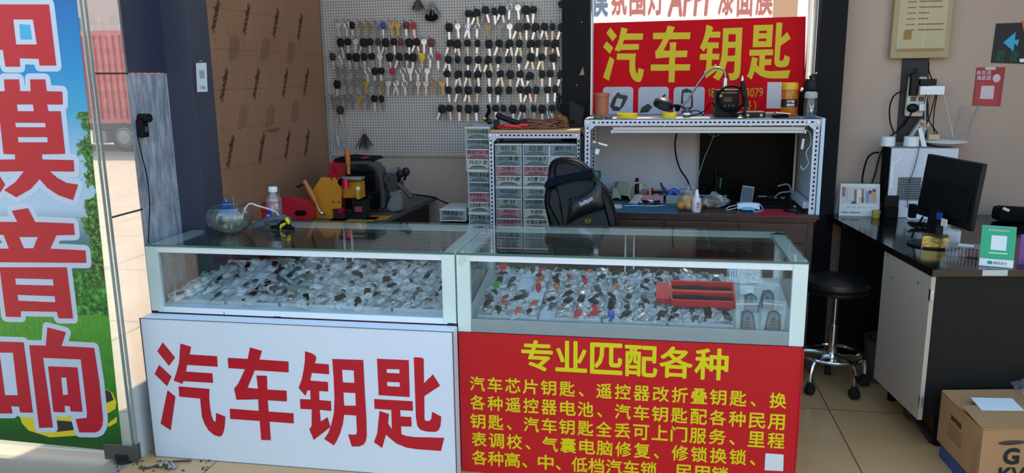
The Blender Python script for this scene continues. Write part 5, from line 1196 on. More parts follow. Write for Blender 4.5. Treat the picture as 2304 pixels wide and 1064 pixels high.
MB().tube([(*[q(722, 456)[0]], -.05, q(722, 456)[1]), (q(731, 476)[0], -.045, q(731, 476)[1])], .004).ball((q(732, 476)[0], -.045, q(732, 476)[1]), .010).tube([(q(732, 476)[0], -.045, q(732, 476)[1]), (q(732, 476)[0], .02, q(732, 476)[1]-.01)], .006).build('feed_shaft', STEEL, t)
MB().bb(q(720, 0)[0], q(755, 0)[0], -.06, .01, q(0, 492)[1], q(0, 480)[1], .002).bb(q(725, 0)[0], q(745, 0)[0], -.05, 0, 0, q(0, 492)[1]).build('feed_bracket', M('machine_grey', '3c3d3e', .4), t)
MB().bb(q(749, 0)[0], q(790, 0)[0], .0, .07, q(0, 481)[1], q(0, 458)[1], .004).bb(q(768, 0)[0], q(800, 0)[0], -.01, .06, q(0, 475)[1], q(0, 440)[1], .004).bb(q(772, 0)[0], q(778, 0)[0], -.014, .0, q(0, 440)[1], q(0, 432)[1]).build('clamp_carriage', BLACK, t)
x, z = q(771, 472); MB().cyl((x, -.03, z), (x, .0, z), .0125, n=18).build('clamp_knob', M('knob_crimson', ''), t)
MB().bb(q(776, 0)[0], q(793, 0)[0], -.018, -.01, q(0, 461)[1], q(0, 450)[1], .002).build('red_jaw', M('jaw_red', '8a3038', .4), t)
MB().bb(q(761, 0)[0], q(822, 0)[0], -.05, .06, 0, q(0, 482)[1], .002).build('base_plate', M('machine_brass', ''), t)
MB().bb(q(790, 0)[0], q(846, 0)[0], -.01, .10, 0, q(0, 487)[1], .003).build('base_plate', YE, t)
b = MB(); x, z = q(799, 424); b.bb(x-.004, x+.012, .026, .032, z-.012, z+.004); b.build('label', WHITE, t)
# red plastic box with black grip
l = P(620, 500, Y=.88); a, z = P(560, 500, Y=.80), P(700, 445, Y=.80)
t = thing('red_box', 'red plastic machine cover with black grip slot, left of yellow mill', 'cover', (a.x, .80, TZ+.0004))
w, hh = z.x-a.x, z.z-TZ
MB().prism([(0, 0), (w*.97, 0), (w*.97, hh*.72), (w*.62, hh), (w*.3, hh*.85), (0, hh*.35)], 0, .08, bev=.008).build('shell', M('cover_red', 'b01a26', .35), t)
MB().box((w*.83, -.004, hh*.36), (.056, .02, .024), (0, -.06, 0), .010).build('grip_slot', BLACKM, t)
MB().tube([(w*.42, .06, hh*.8), (w*.42, .06, hh+.03)], .0012).build('wire', STEEL, t)
# red and black key cutting machine
KY = 1.12
l = P(820, 470, Y=KY); l.z = TZ+.0004; t = thing('key_cutter', 'large key cutting machine with red cover and dark glass hood', 'key machine', l); L = l.copy()
MB().prism([q(*v, KY) for v in ((727, 430), (738, 362), (786, 357), (805, 430), (805, 470), (735, 470))], .02, .24, bev=.012).build('red_cover', M('cover_red2', 'c0182a', .35), t)
hood = [q(*v, KY) for v in ((784, 362), (840, 361), (858, 372), (867, 395), (873, 440), (872, 470), (860, 488), (784, 492))]
hood = [(x, max(.012, z)) for x, z in hood]
MB().prism(hood, -.06, .05, bev=.012).build('hood_rim', M('hood_grey', '3c3b3b', .45), t)
gl_ = [q(*v, KY) for v in ((790, 366), (836, 366), (853, 376), (862, 398), (867, 440), (866, 468), (856, 482), (790, 486))]
MB().prism([(x, max(.02, z)) for x, z in gl_], -.075, -.06, bev=.006).build('dark_visor', M('visor_glass', '0c0d12', .12), t)
MB().prism([q(*v, KY) for v in ((752, 357), (775, 353), (800, 356), (836, 357), (842, 362), (784, 366), (752, 364))], .0, .15).build('top_grip', BLACKM, t)
x, z = q(816, 359, KY); MB().box((x, .03, z+.006), (.03, .05, .008), (0, -.1, 0), .002).build('red_switch', REDP, t)
x, z = q(748, 382, KY); MB().tube([(x+.012*math.cos(a), .018, z+.012*math.sin(a)) for a in [i*PI/10 for i in range(20)]], .0012, n=6, closed=True).build('round_mark', BLACKM, t)
MB().prism([q(*v, KY) for v in ((874, 465), (884, 440), (905, 430), (912, 440), (910, 470), (888, 478))], -.04, .05, bev=.006).prism([q(*v, KY) for v in ((872, 382), (893, 376), (898, 400), (885, 410), (872, 430))], .0, .06, bev=.006).build('carriage', M('cast_grey', '77777a', .4, .5), t)
x, z = q(890, 415, KY); MB().cyl((x, -.05, z), (x, .04, z), .03, n=20).lathe([(.012, 0), (.03, 0), (.034, .008), (.012, .008)], (x-.012, -.03, z+.03), rot=(PI/2, .4, 0)).build('cutter_head', M('cast_dark', '38383a', .4, .4), t)
for v, r in (((904, 390), .026), ((917, 385), .028)):
    x, z = q(*v, KY); MB().ball((x, -.03, z), (r*.75, r*.4, r*.8), rot=(0, .5, 0)).tube([(x, -.03, z-.01), (x-.012, -.02, z-.04)], .007).build('wing_knob', BLACK, t)
a, z = q(903, 410, KY), q(935, 440, KY)
MB().tube([(a[0], -.05, a[1]), (z[0], -.06, z[1])], [.011, .013]).build('carriage_handle', M('handle_olive', '3a352c', .45), t)
tag(MB().tube([P(x, y, Y=1.45) for x, y in ((925, 437), (950, 440), (975, 444), (1000, 455), (1030, 464))], .004, smooth=5).build('black_cable', BLACKM), 'black cable running from the key cutter along the back wall', 'cable')
l = P(885, 467, Z=TZ); t = thing('screwdriver', 'black screwdriver with yellow stripe lying on the machine table', 'screwdriver', (l.x, l.y, TZ+.009), (0, 0, .2))
MB().tube([(-.03, 0, 0), (0, 0, 0), (.03, 0, 0), (.04, 0, 0)], [.008, .009, .009, .007], n=10).build('handle', BLACK, t); MB().box((.004, 0, .009), (.045, .004, .003)).build('stripe', YELP, t); MB().tube([(-.03, 0, 0), (-.09, 0, 0)], .003).build('shaft', STEEL, t)
tag(MB().tube([P(x, y, Y=1.2) for x, y in ((648, 445), (652, 430), (670, 420), (690, 412))], .004, smooth=5).build('black_cable', BLACKM), 'black cable curving up the brown wall behind the yellow mill', 'cable')
# ------------------------------------------------------------------ right-hand desk
RZ = .72
A = P(2103, 605, Z=RZ); B = P(1862, 480, Z=RZ); ux = Vector((.316, .039, 0)).normalized(); C = A+ux*.95; D = C+(B-A)
uy = (B-A).normalized()
def DK(s, r, z=RZ): v = A+uy*s+ux*r; v.z = z; return v
LB = (B-A).length
def quadprism(mb, s0, s1, r0, r1, z0, z1): c = [DK(s0, r0), DK(s1, r0), DK(s1, r1), DK(s0, r1)]; return mb.prism([(q.x, q.y) for q in c], z0, z1, ax='z')
DESKT = M('black_glossy_laminate', '0b0b0d', .12, var=.1); DESKB = M('black_wood', '120f0d', .6, var=.3, vs=5, stretch=(8, 8, .6), spec=.25)
BIRCH = M('pale_birch', 'b0a290', .5, var=.10, vs=6, stretch=(9, 9, .7))
t = thing('office_desk', 'black office desk with pale door panel standing on the right', 'desk', (0, 0, 0))
c = [DK(-.012, -.012), DK(LB, -.012), Vector((DK(LB, .95).x, 1.64, 0)), DK(-.012, .95)]
MB().prism([(q.x, q.y) for q in c], RZ-.026, RZ, ax='z').build('desk_top', DESKT, t, smooth=0)
quadprism(MB(), .012, .028, .01, .94, .135, RZ-.026).build('front_panel', DESKB, t, smooth=0)
quadprism(MB(), .03, .50, .03, .94, .14, .155).build('bottom_panel', DESKB, t, smooth=0)
quadprism(MB(), .49, .505, .03, .94, .14, RZ-.026).build('inner_panel', DESKB, t, smooth=0)
quadprism(MB(), 1.03, 1.048, .03, .94, .0, RZ-.026).build('back_panel', DESKB, t, smooth=0)
s1 = (P(1985, 565, Z=RZ-.03)-A).dot(uy)
o = quadprism(MB(), .0, s1, -.008, .008, .125, RZ-.03).build('cabinet_door', BIRCH, t, smooth=0)
for z in (.20, .62): q = DK(.002, -.003, z); MB().box(q, (.012, .02, .045), bev=.002).build('hinge', STEEL, o)
b = MB()
for s, z in ((.10, .64), (s1-.04, .68), (s1-.1, .6)): q = DK(s, -.0085, z); b.cyl(q, q-ux*.001, .004, n=8)
b.build('screw_hole', HOLE, o)
q = DK(-.0125, .21, RZ-.012); MB().box(q, (.09, .003, .022), (0, 0, math.atan2(ux.y, ux.x)), .001).build('edge_label', M('embossed_plate', 'b5b5b0', .4, bump=.8, bs=150), t)
a, z = P(2050, 925, Z=.05), P(2098, 990, Z=.018)
MB().tube([a, a.lerp(z, .5), z], .016, n=8).ball(a, (.03, .03, .035)).build('foot', M('foot_black', '2a201b', .5), t)
for s, r in ((.05, .10), (.05, .90), (.48, .10)): MB().tube([DK(s, r, .139), DK(s, r, .001)], .02).build('leg', BLACKM, t)
RT = RZ+.0006
def on_desk(px, py): p = P(px, py, Z=RZ); p.z = RT; return p
def facing(px0, py0, px1, py1, z):
    a, b = P(px0, py0, Z=z), P(px1, py1, Z=z); return a, b, math.atan2((b-a).y, (b-a).x)
# desk calendar
a, b_, r = facing(1887, 485, 1979, 487, RZ+.001); w = (b_-a).length; hh = P(1890, 413, Y=a.y+.026).z-RZ
t = thing('desk_calendar', 'white spiral desk calendar with a printed photo, left end of desk', 'calendar', (a.x, a.y, RT), (0, 0, r))
MB().hull([(0, 0, 0), (w, 0, 0), (w, .0015, 0), (0, .0015, 0)], [(.004, .026, hh), (w-.004, .026, hh), (w-.004, .0275, hh), (.004, .0275, hh)]).build('front_leaf', PAPER, t)
MB().hull([(-.008, .07, 0), (w-.012, .07, 0), (w-.012, .0715, 0), (-.008, .0715, 0)], [(.002, .028, hh), (w-.004, .028, hh), (w-.004, .0295, hh), (.002, .0295, hh)]).build('back_leaf', M('card_back', 'c4c4c0', .7), t)
b = MB()
for i in range(24): b.tube([(w*(.03+.94*i/23)+.0, .027+.006*math.cos(k), hh+.004*math.sin(k)+.002) for k in (3.4, 2.4, 1.5, .6, -.4)], .0009, n=5)
b.build('spiral', STEEL, t)
def leaf(x, z, dy=.001): return (x, .026*z/hh-dy, z)
def leafrect(mb, x0, x1, z0, z1, dy): return mb.hull([leaf(x0, z0, dy), leaf(x1, z0, dy), leaf(x1, z0, dy-.0004), leaf(x0, z0, dy-.0004)], [leaf(x0, z1, dy), leaf(x1, z1, dy), leaf(x1, z1, dy-.0004), leaf(x0, z1, dy-.0004)])
PIC = leafrect(MB(), w*.06, w*.95, hh*.38, hh*.90, .0008).build('printed_picture', M('picture_pale', 'c8c4c0', .6, var=.15, vs=40), t)
for x0, x1, z0, z1, c in ((.06, .14, .6, .9, '9a7260'), (.36, .42, .45, .82, '8a6a58'), (.43, .53, .40, .8, 'd8d8dc'), (.54, .60, .42, .85, '98785f'), (.48, .62, .42, .58, 'cfae68'), (.64, .74, .42, .78, '7d90a8'), (.76, .9, .42, .8, 'c09a80'), (.72, .78, .7, .8, '3a3230'), (.8, .88, .76, .84, '5a4030'), (.3, .42, .38, .46, '5a5254'), (.16, .2, .5, .88, 'b0b0b4')):
    leafrect(MB(), w*x0, w*x1, hh*z0, hh*z1, .0014).build('printed_shape', M('pic_'+c, c, .6), PIC)
b = MB()
for i in range(22):
    if i % 4: leafrect(b, w*(.16+.034*i), w*(.16+.034*i+.010), hh*.25, hh*.29, .001)
for x0, x1 in ((.06, .22), (.26, .52)): leafrect(b, w*x0, w*x1, hh*.09, hh*.13, .001)
b.build('date_print', GREYP, t)
# black speaker box
a, b_, r = facing(1990, 490, 2020, 491, RZ+.001)
t = thing('speaker_box', 'small black box speaker standing between calendar and white computer', 'speaker', (a.x, a.y, RT), (0, 0, r)); w = (b_-a).length; h2 = (P(1990, 440, Y=a.y)-a).z
MB().bb(0, w, 0, .05, 0, h2*.48, .002).build('lower_box', BLACKM, t); MB().bb(0, w-.001, .002, .05, h2*.48+.001, h2, .002).build('upper_box', BLACK, t)
l = on_desk(1970, 490); t = thing('yellow_cup', 'small olive yellow pot with thin cable at the calendar corner', 'pot', l)
MB().lathe([(0, 0), (.018, 0), (.022, .035), (.02, .037), (0, .03)], n=5).build('pot', M('olive_yellow', 'a8963c', .5), t); MB().tube([(0, 0, .02), (.018, -.005, .05), (.02, 0, .075)], .0014, smooth=4).build('cable', BLACK, t)
# computer tower
PYc = 1.495
a, z = P(1993, 492, Y=PYc), P(2158, 334, Y=PYc)
t = thing('computer_tower', 'white computer tower with vent grille standing at back of desk', 'computer', (a.x, PYc, RT)); w = z.x-a.x; hh = z.z-RZ
dp = min(.135, P(1971, 400, X=a.x).y-PYc)
MB().bb(0, w, 0, dp, 0, hh, .003).build('case', M('pc_white', 'c9ccd2', .35, var=.03), t)
x0 = -.006
MB().bb(x0, -.0008, .004, dp, .0, hh+.002, .002).build('rear_face', BLACKM, t)
MB().bb(x0-.002, w*.62, .0, dp, hh+.0005, hh+.006).build('top_edge', M('pc_grey', '6d6f74', .5), t)
g0, g1 = P(2017, 450, Y=PYc), P(2074, 399, Y=PYc)
G = MB().bb(g0.x-a.x, g1.x-a.x, -.0012, .0, g0.z-RT, g1.z-RT).build('vent_grille', M('vent_dark', '1c1d20', .6), t)
b = MB(); n = 13; gw, gh = g1.x-g0.x, g1.z-g0.z
for i in range(n):
    for j in range(n):
        b.cyl((g0.x-a.x+gw*(i+.5)/n, -.0030, g0.z-RT+gh*(j+.5)/n), (g0.x-a.x+gw*(i+.5)/n, -.001, g0.z-RT+gh*(j+.5)/n), gw/n*.30, n=6)
b.build('vent_mesh', M('pc_white', ''), G)
s = [P(*v, Y=PYc) for v in ((2000, 425), (2005, 372), (2012, 366), (2030, 352), (2028, 357), (2011, 372), (2008, 425))]
MB().prism([(q.x-a.x, q.z-RT) for q in s], -.0035, 0).build('slash_trim', M('pc_light', 'dfe1e4', .3), t)
c = [(2068, 332), (2064, 352), (2055, 385), (2046, 410), (2043, 440), (2041, 468)]
MB().tube([P(x, y, Y=PYc-.012)-Vector((a.x, PYc, RT)) for x, y in c], .0022, smooth=5).build('hanging_lead', M('lead_grey', '4a4a4c', .5), t)
TOP = RT+hh+.0066
# things on the tower
def on_pc(px, y): return Vector((P(px, 325, Y=y).x, y, TOP))
for px, r, hh_, lb in ((1997, .034, .045, 'white round plastic lid box on computer top, left one'), (2050, .036, .046, 'white round roll on computer top beside the leaning label box')):
    l = on_pc(px, PYc+.05); o = MB().lathe([(0, 0), (r, 0), (r*.94, hh_), (r*.8, hh_+.001), (0, hh_-.004)], n=32).build('round_tub', WHITE, loc=l); tag(o, lb, 'tub')
l = on_pc(2045, PYc+.10); t = thing('label_box', 'slanted pale box with printed label leaning above the computer', 'box', l, (-.15, .55, 0))
MB().bb(-.02, .03, 0, .03, .0, .14, .002).build('box', M('pale_card', 'b5b0a8', .6), t); MB().bb(-.008, .018, -.001, 0, .04, .10).build('printed_panel', M('panel_grey', '4a4848', .5), t); MB().bb(-.015, .025, -.0012, 0, .11, .125).build('orange_print', M('print_orange', 'b06a40', .5), t)
l = on_pc(2078, PYc+.02); o = MB().hull([(-.008, 0, 0), (.016, 0, 0), (.016, .002, 0), (-.008, .002, 0)], [(-.022, .03, .085), (-.004, .03, .088), (-.004, .032, .088), (-.022, .032, .085)]).build('paper_tag', PAPER, loc=l); tag(o, 'narrow white paper tag standing in front of the router', 'paper')
l = on_pc(2125, PYc+.07); t = thing('wireless_router', 'white saucer shaped router with two grey antennas on the computer', 'router', l)
MB().lathe([(0, .004), (.03, 0), (.05, .002), (.10, .018), (.102, .023), (.09, .026), (0, .030)], n=36).build('body', WHITE, t)
for c in (((2143, 316), (2150, 290), (2160, 250), (2166, 236)), ((2178, 316), (2182, 290), (2189, 265)), ((2189, 266), (2194, 255), (2202, 238))):
    MB().tube([P(x, y, Y=l.y+.02)-l for x, y in c], .006, n=8).build('antenna', M('antenna_grey', '8c8985', .5), t)
l = on_pc(2100, PYc+.06)+Vector((0, 0, .030)); o = MB().bb(-.028, .022, -.01, .02, 0, .026, .001).cyl((-.004, -.0105, .012), (-.004, -.0095, .012), .007).build('small_wood_box', M('light_wood', 'c0a27c', .6), loc=l); tag(o, 'tiny tan box sitting on the router', 'box')
# cables left of the tower
c = [(1958, 420), (1946, 432), (1940, 405), (1950, 360), (1964, 345), (1978, 343)]
tag(MB().tube([P(x, y, Y=PYc+.1) for x, y in c], .0045, smooth=5).build('black_cable', BLACKM), 'thick black cable looping left of the white computer', 'cable')
c = [(1960, 415), (1968, 395), (1980, 350), (1998, 312), (2010, 302), (2022, 292), (2045, 262), (2052, 246)]
tag(MB().tube([P(x, y, Y=PYc+.13) for x, y in c], .0035, smooth=5).build('black_cable', BLACKM), 'black cable rising from desk past tower to the power strip', 'cable')
c = [(2030, 205), (2012, 215), (2002, 240), (2003, 275), (2012, 300)]
tag(MB().tube([P(x, y, Y=1.62) for x, y in c], .0035, smooth=5).build('black_cable', BLACKM), 'black cable bowing out left of the power strip', 'cable')
# monitor seen from behind
ztop = 1.08
a, b_ = P(2087, 346, Z=ztop), P(2212, 369, Z=ztop); r = math.atan2((b_-a).y, (b_-a).x); w = (b_-a).length
t = thing('monitor', 'black monitor seen from behind standing on the right desk', 'monitor', (a.x, a.y, RT), (0, 0, r))
zt = ztop-RT; zb = (P(2072, 481, Y=a.y)-Vector((0, 0, RT))).z
TILT = .10
MB().hull([(-.008, -.025, zb), (w-.002, -.025, zb), (w-.002, -.005, zb), (-.008, -.005, zb)], [(0, 0, zt), (w, 0, zt), (w, .02, zt), (0, .02, zt)]).build('back_shell', BLACK, t, mods=[('BEV', .004)])
MB().hull([(.01, -.032, zb+.03), (w-.03, -.032, zb+.03), (w-.03, -.02, zb+.03), (.01, -.02, zb+.03)], [(.02, -.013, zt-.09), (w-.03, -.013, zt-.09), (w-.03, -.0, zt-.09), (.02, -.0, zt-.09)]).build('back_bulge', BLACKM, t, mods=[('BEV', .006)])
MB().bb(.02, .05, -.075, -.05, zb-.01, zb+.05, .003).build('port_block', BLACKM, t)
MB().bb(w*.58, w*.66, -.066, -.06, zb+.02, zb+.05).build('blue_plug', M('plug_blue', '1c4c9c', .4), t); MB().bb(w*.67, w*.76, -.0655, -.06, zb-.0, zb+.03).build('service_label', PAPER, t)
MB().hull([(w*.4, -.07, .01), (w*.6, -.07, .01), (w*.6, -.035, .01), (w*.4, -.035, .01)], [(w*.42, -.06, zb+.06), (w*.58, -.06, zb+.06), (w*.58, -.035, zb+.06), (w*.42, -.035, zb+.06)]).build('neck', BLACK, t)
MB().lathe([(0, 0), (.10, 0), (.10, .006), (.03, .014), (0, .014)], (w*.5, -.05, 0), n=32).build('base', BLACK, t)
c = [Vector((w*.3, -.06, zb+.01)), Vector((w*.2, -.07, zb-.06)), Vector((w*.25, -.09, .01))]; MB().tube(c, .004, smooth=5).build('cable', BLACKM, t)
# papers, gold box, clear box
c = [P(x, y, Z=RZ+.001) for x, y in ((2030, 472), (2068, 470), (2098, 492), (2042, 494))]; o = MB().prism([(q.x, q.y) for q in c], RT, RT+.0025, ax='z').build('paper_sheet', PAPER); tag(o, 'white paper lying on desk in front of the computer tower', 'paper')
l = on_desk(2070, 512); t = thing('cable_heap', 'tangle of black cables on the desk before the monitor', 'cables', l)
rr = random.Random(9)
for k in range(4): MB().tube([(rr.uniform(-.06, .06), rr.uniform(-.03, .05), .004+rr.uniform(0, .02)) for _ in range(7)], .0032, smooth=5).build('cable', BLACKM, t)
a, b_, r = facing(2073, 558, 2130, 562, RZ+.001); w = (b_-a).length
t = thing('gold_box', 'gold foil gift box lying on the desk edge', 'box', (a.x, a.y, RT), (0, 0, r))
GOLD = M('gold_foil', 'b09a58', .3, .85, bump=1.0, bs=28)
MB().sheet(14, 8, lambda u, v: (u*w*1.05, .0+.004*math.sin(9*u)*v, v*.048+.003*math.sin(7*u))).sheet(14, 8, lambda u, v: (u*w*1.05, v*.065+.004*math.sin(9*u)*(1-v), .048+.003*math.sin(7*u)+.003*math.sin(8*v))).bb(.002, w*1.04, .004, .062, .001, .045).build('foil_wrap', GOLD, t)
text('茶礼', M('gold_dark', '7a5c20', .5), (w*.72, -.0022, .026), FRONT, h=.012, parent=t)
c = [(2092, 530), (2090, 508), (2120, 503), (2145, 512), (2158, 524), (2130, 528)]
zk = P(2112, 505, Y=.87).z-RT; l = Vector((P(2118, 528, Y=.87).x, .875, RT)); t = thing('white_packet', 'crumpled white paper packet lying behind the gold box', 'packet', l, (0, 0, -.15))
MB().sheet(8, 6, lambda u, v: (-.045+.115*u, -.02+.03*v, (zk-.022)+.022*v*(1-u)+.003*math.sin(9*u+4*v))).sheet(8, 3, lambda u, v: (-.045+.115*u, -.02, .001+(zk-.023)*v)).build('paper', M('white_packet', 'cfcfcd', .7), t, mods=[('SOL', .001)])
a, b_, r = facing(2124, 574, 2204, 582, RZ+.001); w = (b_-a).length
t = thing('clear_box', 'clear plastic food box with ribbed lid beside green pay stand', 'box', (a.x, a.y, RT), (0, 0, r))
MB().hull([(.006, .004, 0), (w, .004, 0), (w, .07, 0), (.006, .07, 0)], [(0, 0, .038), (w+.004, 0, .038), (w+.004, .075, .038), (0, .075, .038)]).build('tub', BAGC, t)
b = MB()
for i in range(10): b.bb(w*(.04+.1*i), w*(.04+.1*i)+.0025, -.0006, .001, .004, .036)
b.bb(0, w+.004, -.001, .075, .038, .041).build('ribs', Mpane('clear_ribs', (.75, .78, .8), .15, haze=.22, rough=.15, dirt=(.7, .72, .72)), t)
MB().bb(w*.6, w*.96, .012, .06, .004, .03, .004).build('red_contents', M('red_contents', '8a3030', .5), t); MB().bb(w*.35, w*.8, .01, .05, .0412, .0425).build('label', PAPER, t)
# green payment stand
a, b_, r = facing(2202, 597, 2279, 603, RZ+.001)
w = .10; hh = .118; s = (b_-a).length/w
t = thing('payment_stand', 'green mobile payment stand sign standing at the desk front', 'payment sign', (a.x, a.y, RT), (0, 0, r-.05)); t.scale = (s, s, s)
W_ = M('stand_white', 'd4d6d6', .3); GR = M('stand_green', '0f9a6a', .35)
lean = lambda z: .030*z/.12
def slab(mb, x0, x1, z0, z1, y0, y1, sh=.16): return mb.hull([(x0+sh*z0, lean(z0)+y0, z0), (x1+sh*z0, lean(z0)+y0, z0), (x1+sh*z0, lean(z0)+y1, z0), (x0+sh*z0, lean(z0)+y1, z0)], [(x0+sh*z1, lean(z1)+y0, z1), (x1+sh*z1, lean(z1)+y0, z1), (x1+sh*z1, lean(z1)+y1, z1), (x0+sh*z1, lean(z1)+y1, z1)])
slab(MB(), 0, w, 0, .135, 0, .003, 0).build('plate', W_, t, mods=[('BEV', .001)])
slab(MB(), .0005, w-.0005, .026, .1345, -.0008, 0, 0).build('green_face', GR, t)
slab(MB(), .03, .075, .056, .104, -.0014, -.0008, 0).build('code_panel', W_, t); slab(MB(), .026, .080, .044, .048, -.0016, -.0008, 0).build('light_strip', M('strip_pale', 'b8e0a0', .4), t)
text('微信支付', M('print_grey_green', '5f7570', .5), (.062, lean(.013)-.001, .013), (PI/2-.22, 0, 0), w=.042, parent=t); text('推荐使用微信支付', W_, (.05, lean(.120)-.0016, .120), (PI/2-.22, 0, 0), w=.066, parent=t)
MB().prism([(.032+.008*math.cos(k*PI/10), .013+.0065*math.sin(k*PI/10)) for k in range(20)], lean(.013)-.0012, lean(.013)+.0004).build('green_emblem', GR, t)
slab(MB(), .01, w-.01, 0, .10, .04, .043, 0).build('back_leg', W_, t)
a = P(2297, 600, Z=RZ); t = tag(MB().bb(0, .06, .0, .004, 0, .115, .002).build('purple_card', M('purple_card', '6a3a80', .4), loc=(a.x, a.y+.03, RT)), 'purple card stand at the very right edge of the photo', 'card')
l = on_desk(2262, 505); t = thing('black_bag', 'black soft case at the back of desk right of monitor', 'case', (l.x+.06, l.y+.08, RT)); MB().box((0, 0, .035), (.16, .1, .07), (0, .05, 0), .02).build('case', BLACKM, t); MB().box((-.05, -.045, .065), (.03, .012, .014), (0, .4, 0), .003).build('white_tag', WHITE, t)

# ------------------------------------------------------------------ wall on the right
WY = 1.6495
def wallpoly(pts, y0, y1): return [(P(x, y, Y=WY).x, P(x, y, Y=WY).z) for x, y in pts]
t = MB().prism(wallpoly([(2031, 125), (2089, 125), (2084, 312), (2016, 318)], 0, 0), WY-.012, WY).build('wall_duct', M('duct_black', '1a191b', .6)); tag(t, 'black vertical cable panel fixed on the wall behind the power strip', 'panel')
# framed licence
q = wallpoly([(1997, 132), (2128, 130), (2146, -60), (2014, -64)], 0, 0); cx = sum(x for x, _ in q)/4; cz = sum(z for _, z in q)/4
t = thing('framed_certificate', 'yellowed framed certificate hanging high on the right wall', 'certificate', (cx, WY-.004, cz))
q = [(x-cx, z-cz) for x, z in q]; k = lambda s: [(x*s, z*s) for x, z in q]
AG = M('aged_plastic', '9c8860', .35, var=.12, vs=6)
MB().prism(q, -.034, -.002, bev=.003).build('frame', AG, t)
MB().prism(k(.82), -.036, -.034).build('certificate_paper', M('aged_paper', 'b3a27e', .6, var=.08, vs=8), t)
z0, z1, x0, x1 = q[0][1], q[2][1], q[0][0], q[1][0]
MB().prism([(x*.80-.0, z0*.83+.0) if i < 2 else (x*.80, z0*.83+.012) for i, (x, z) in enumerate(q)], -.0385, -.036).build('lower_ledge', M('aged_plastic_dark', '8a6f3e', .4), t)
b = MB(); rr = random.Random(2)
for i in range(8):
    zz = z0*.55+i*.0265+.04; b.bb(x0*.55, x0*.25, -.0366, -.036, zz, zz+.005); b.bb(x0*.15, x0*.15+rr.uniform(.04, .12), -.0366, -.036, zz, zz+.006)
b.build('print_lines', M('print_brown', '7a6238', .6), t)
MB().bb(x0*.6, x0*.6+.036, -.0368, -.036, z0*.56, z0*.56+.042).build('stamp_square', M('stamp_brown', '8a6a30', .6), t)
MB().cyl((.01, -.035, z0*.85), (.02, -.035, z1*.8), .0012).build('crease', M('crease_pale', 'e0d4b0', .3), t)
# power strip with plugs
q = P(2055, 262, Y=WY-.02); z = P(2058, 172, Y=WY-.02)
t = thing('power_strip', 'white power strip on the wall crowded with black plugs', 'power strip', (q.x, WY-.013, q.z)); hh = z.z-q.z
MB().box((0, -.015, hh/2), (.085, .03, hh), (0, .03, 0), .010).build('strip_body', M('strip_cream', 'c6c0b4', .45), t)
for z_ in (.34, .37): MB().box((-.014 if z_ < .35 else .022, -.0305, hh*.44), (.026, .002, .022), bev=.0009).build('socket', M('socket_dark', '4a5054', .5), t)
MB().box((-.022, -.045, hh*.80), (.034, .04, hh*.55), bev=.004).cyl((-.022, -.045, hh*1.05), (-.022, -.045, hh*1.2), .008).build('tall_plug', BLACK, t)
MB().box((.035, -.05, hh*.86), (.075, .05, .03), bev=.004).build('flat_plug', BLACK, t)
MB().ball((-.018, -.045, hh*.22), (.028, .02, .022)).build('round_plug', BLACK, t); MB().box((.024, -.042, hh*.24), (.03, .03, .036), bev=.004).build('white_plug', WHITE, t)
MB().box((.05, -.075, hh*.66), (.108, .05, .042), (0, .0, -.1), .004).build('white_adapter', WHITE, t)
MB().tube([(-.018, -.06, hh*.2), (-.04, -.06, -.01), (-.06, -.05, -.05)], .004, smooth=4).build('plug_lead', BLACKM, t)
for i, (c, m_) in enumerate((([(2110, 196), (2122, 208), (2130, 240), (2140, 285), (2146, 312)], 'w'), ([(2125, 198), (2100, 205), (2085, 218), (2082, 250), (2080, 300), (2070, 330)], 'w'), ([(2106, 212), (2098, 240), (2092, 262), (2084, 280)], 'b'), ([(2108, 214), (2102, 250), (2100, 285), (2104, 305)], 'b'), ([(2090, 140), (2090, 160), (2098, 180)], 'b'), ([(2088, 232), (2090, 270), (2108, 298), (2112, 310)], 'b'))):
    tag(MB().tube([P(x, y, Y=WY-.09) for x, y in c], .0026, smooth=5).build('wall_cable', M('cable_white', 'b5b1aa', .5) if m_ == 'w' else BLACKM),
        ['white cable dropping from the white adapter to the router', 'white cable crossing in front of the power strip', 'black cable hanging from the adapter toward the computer', 'black cable hanging lowest below the white adapter', 'short black cable below the certificate', 'black cable hanging beside the wall behind the router'][i], 'cable')
# fish picture
q = wallpoly([(2229, 141), (2330, 144), (2332, 50), (2241, 53)], 0, 0)
t = thing('fish_picture', 'black craft picture with a blue paper fish at right wall', 'picture', (q[0][0], WY-.001, q[0][1])); o = q[0]
rel = lambda pts: [(x-o[0], z-o[1]) for x, z in wallpoly(pts, 0, 0)]
MB().prism(rel([(2229, 141), (2330, 144), (2332, 50), (2241, 53)]), -.003, 0).build('black_card', M('card_black', '101314', .6), t)
MB().prism(rel([(2256, 96), (2284, 72), (2279, 116)]), -.006, -.003).prism(rel([(2276, 92), (2292, 88), (2288, 104)]), -.005, -.003).build('paper_fish', M('paper_cyan', '3a9ac0', .6), t)
MB().prism(rel([(2297, 48), (2330, 48), (2330, 72), (2302, 70)]), -.005, -.003).build('orange_paper', M('paper_orange', 'c85a30', .6), t)
b = MB()
for px in (2244, 2250, 2256, 2275, 2281, 2286):
    c = [wallpoly([(px, 139)], 0, 0)[0], wallpoly([(px-3, 130)], 0, 0)[0], wallpoly([(px+3, 122)], 0, 0)[0], wallpoly([(px-2, 114)], 0, 0)[0]]
    b.tube([(x-o[0], -.004, z-o[1]) for x, z in c], .0018, n=5, smooth=4)
b.build('green_weed', M('weed_green', '2f7a4a', .6), t)
MB().prism(rel([(2293, 132), (2310, 132), (2310, 140), (2293, 140)]), -.006, -.003, bev=.001).build('white_pebble', WHITE, t)
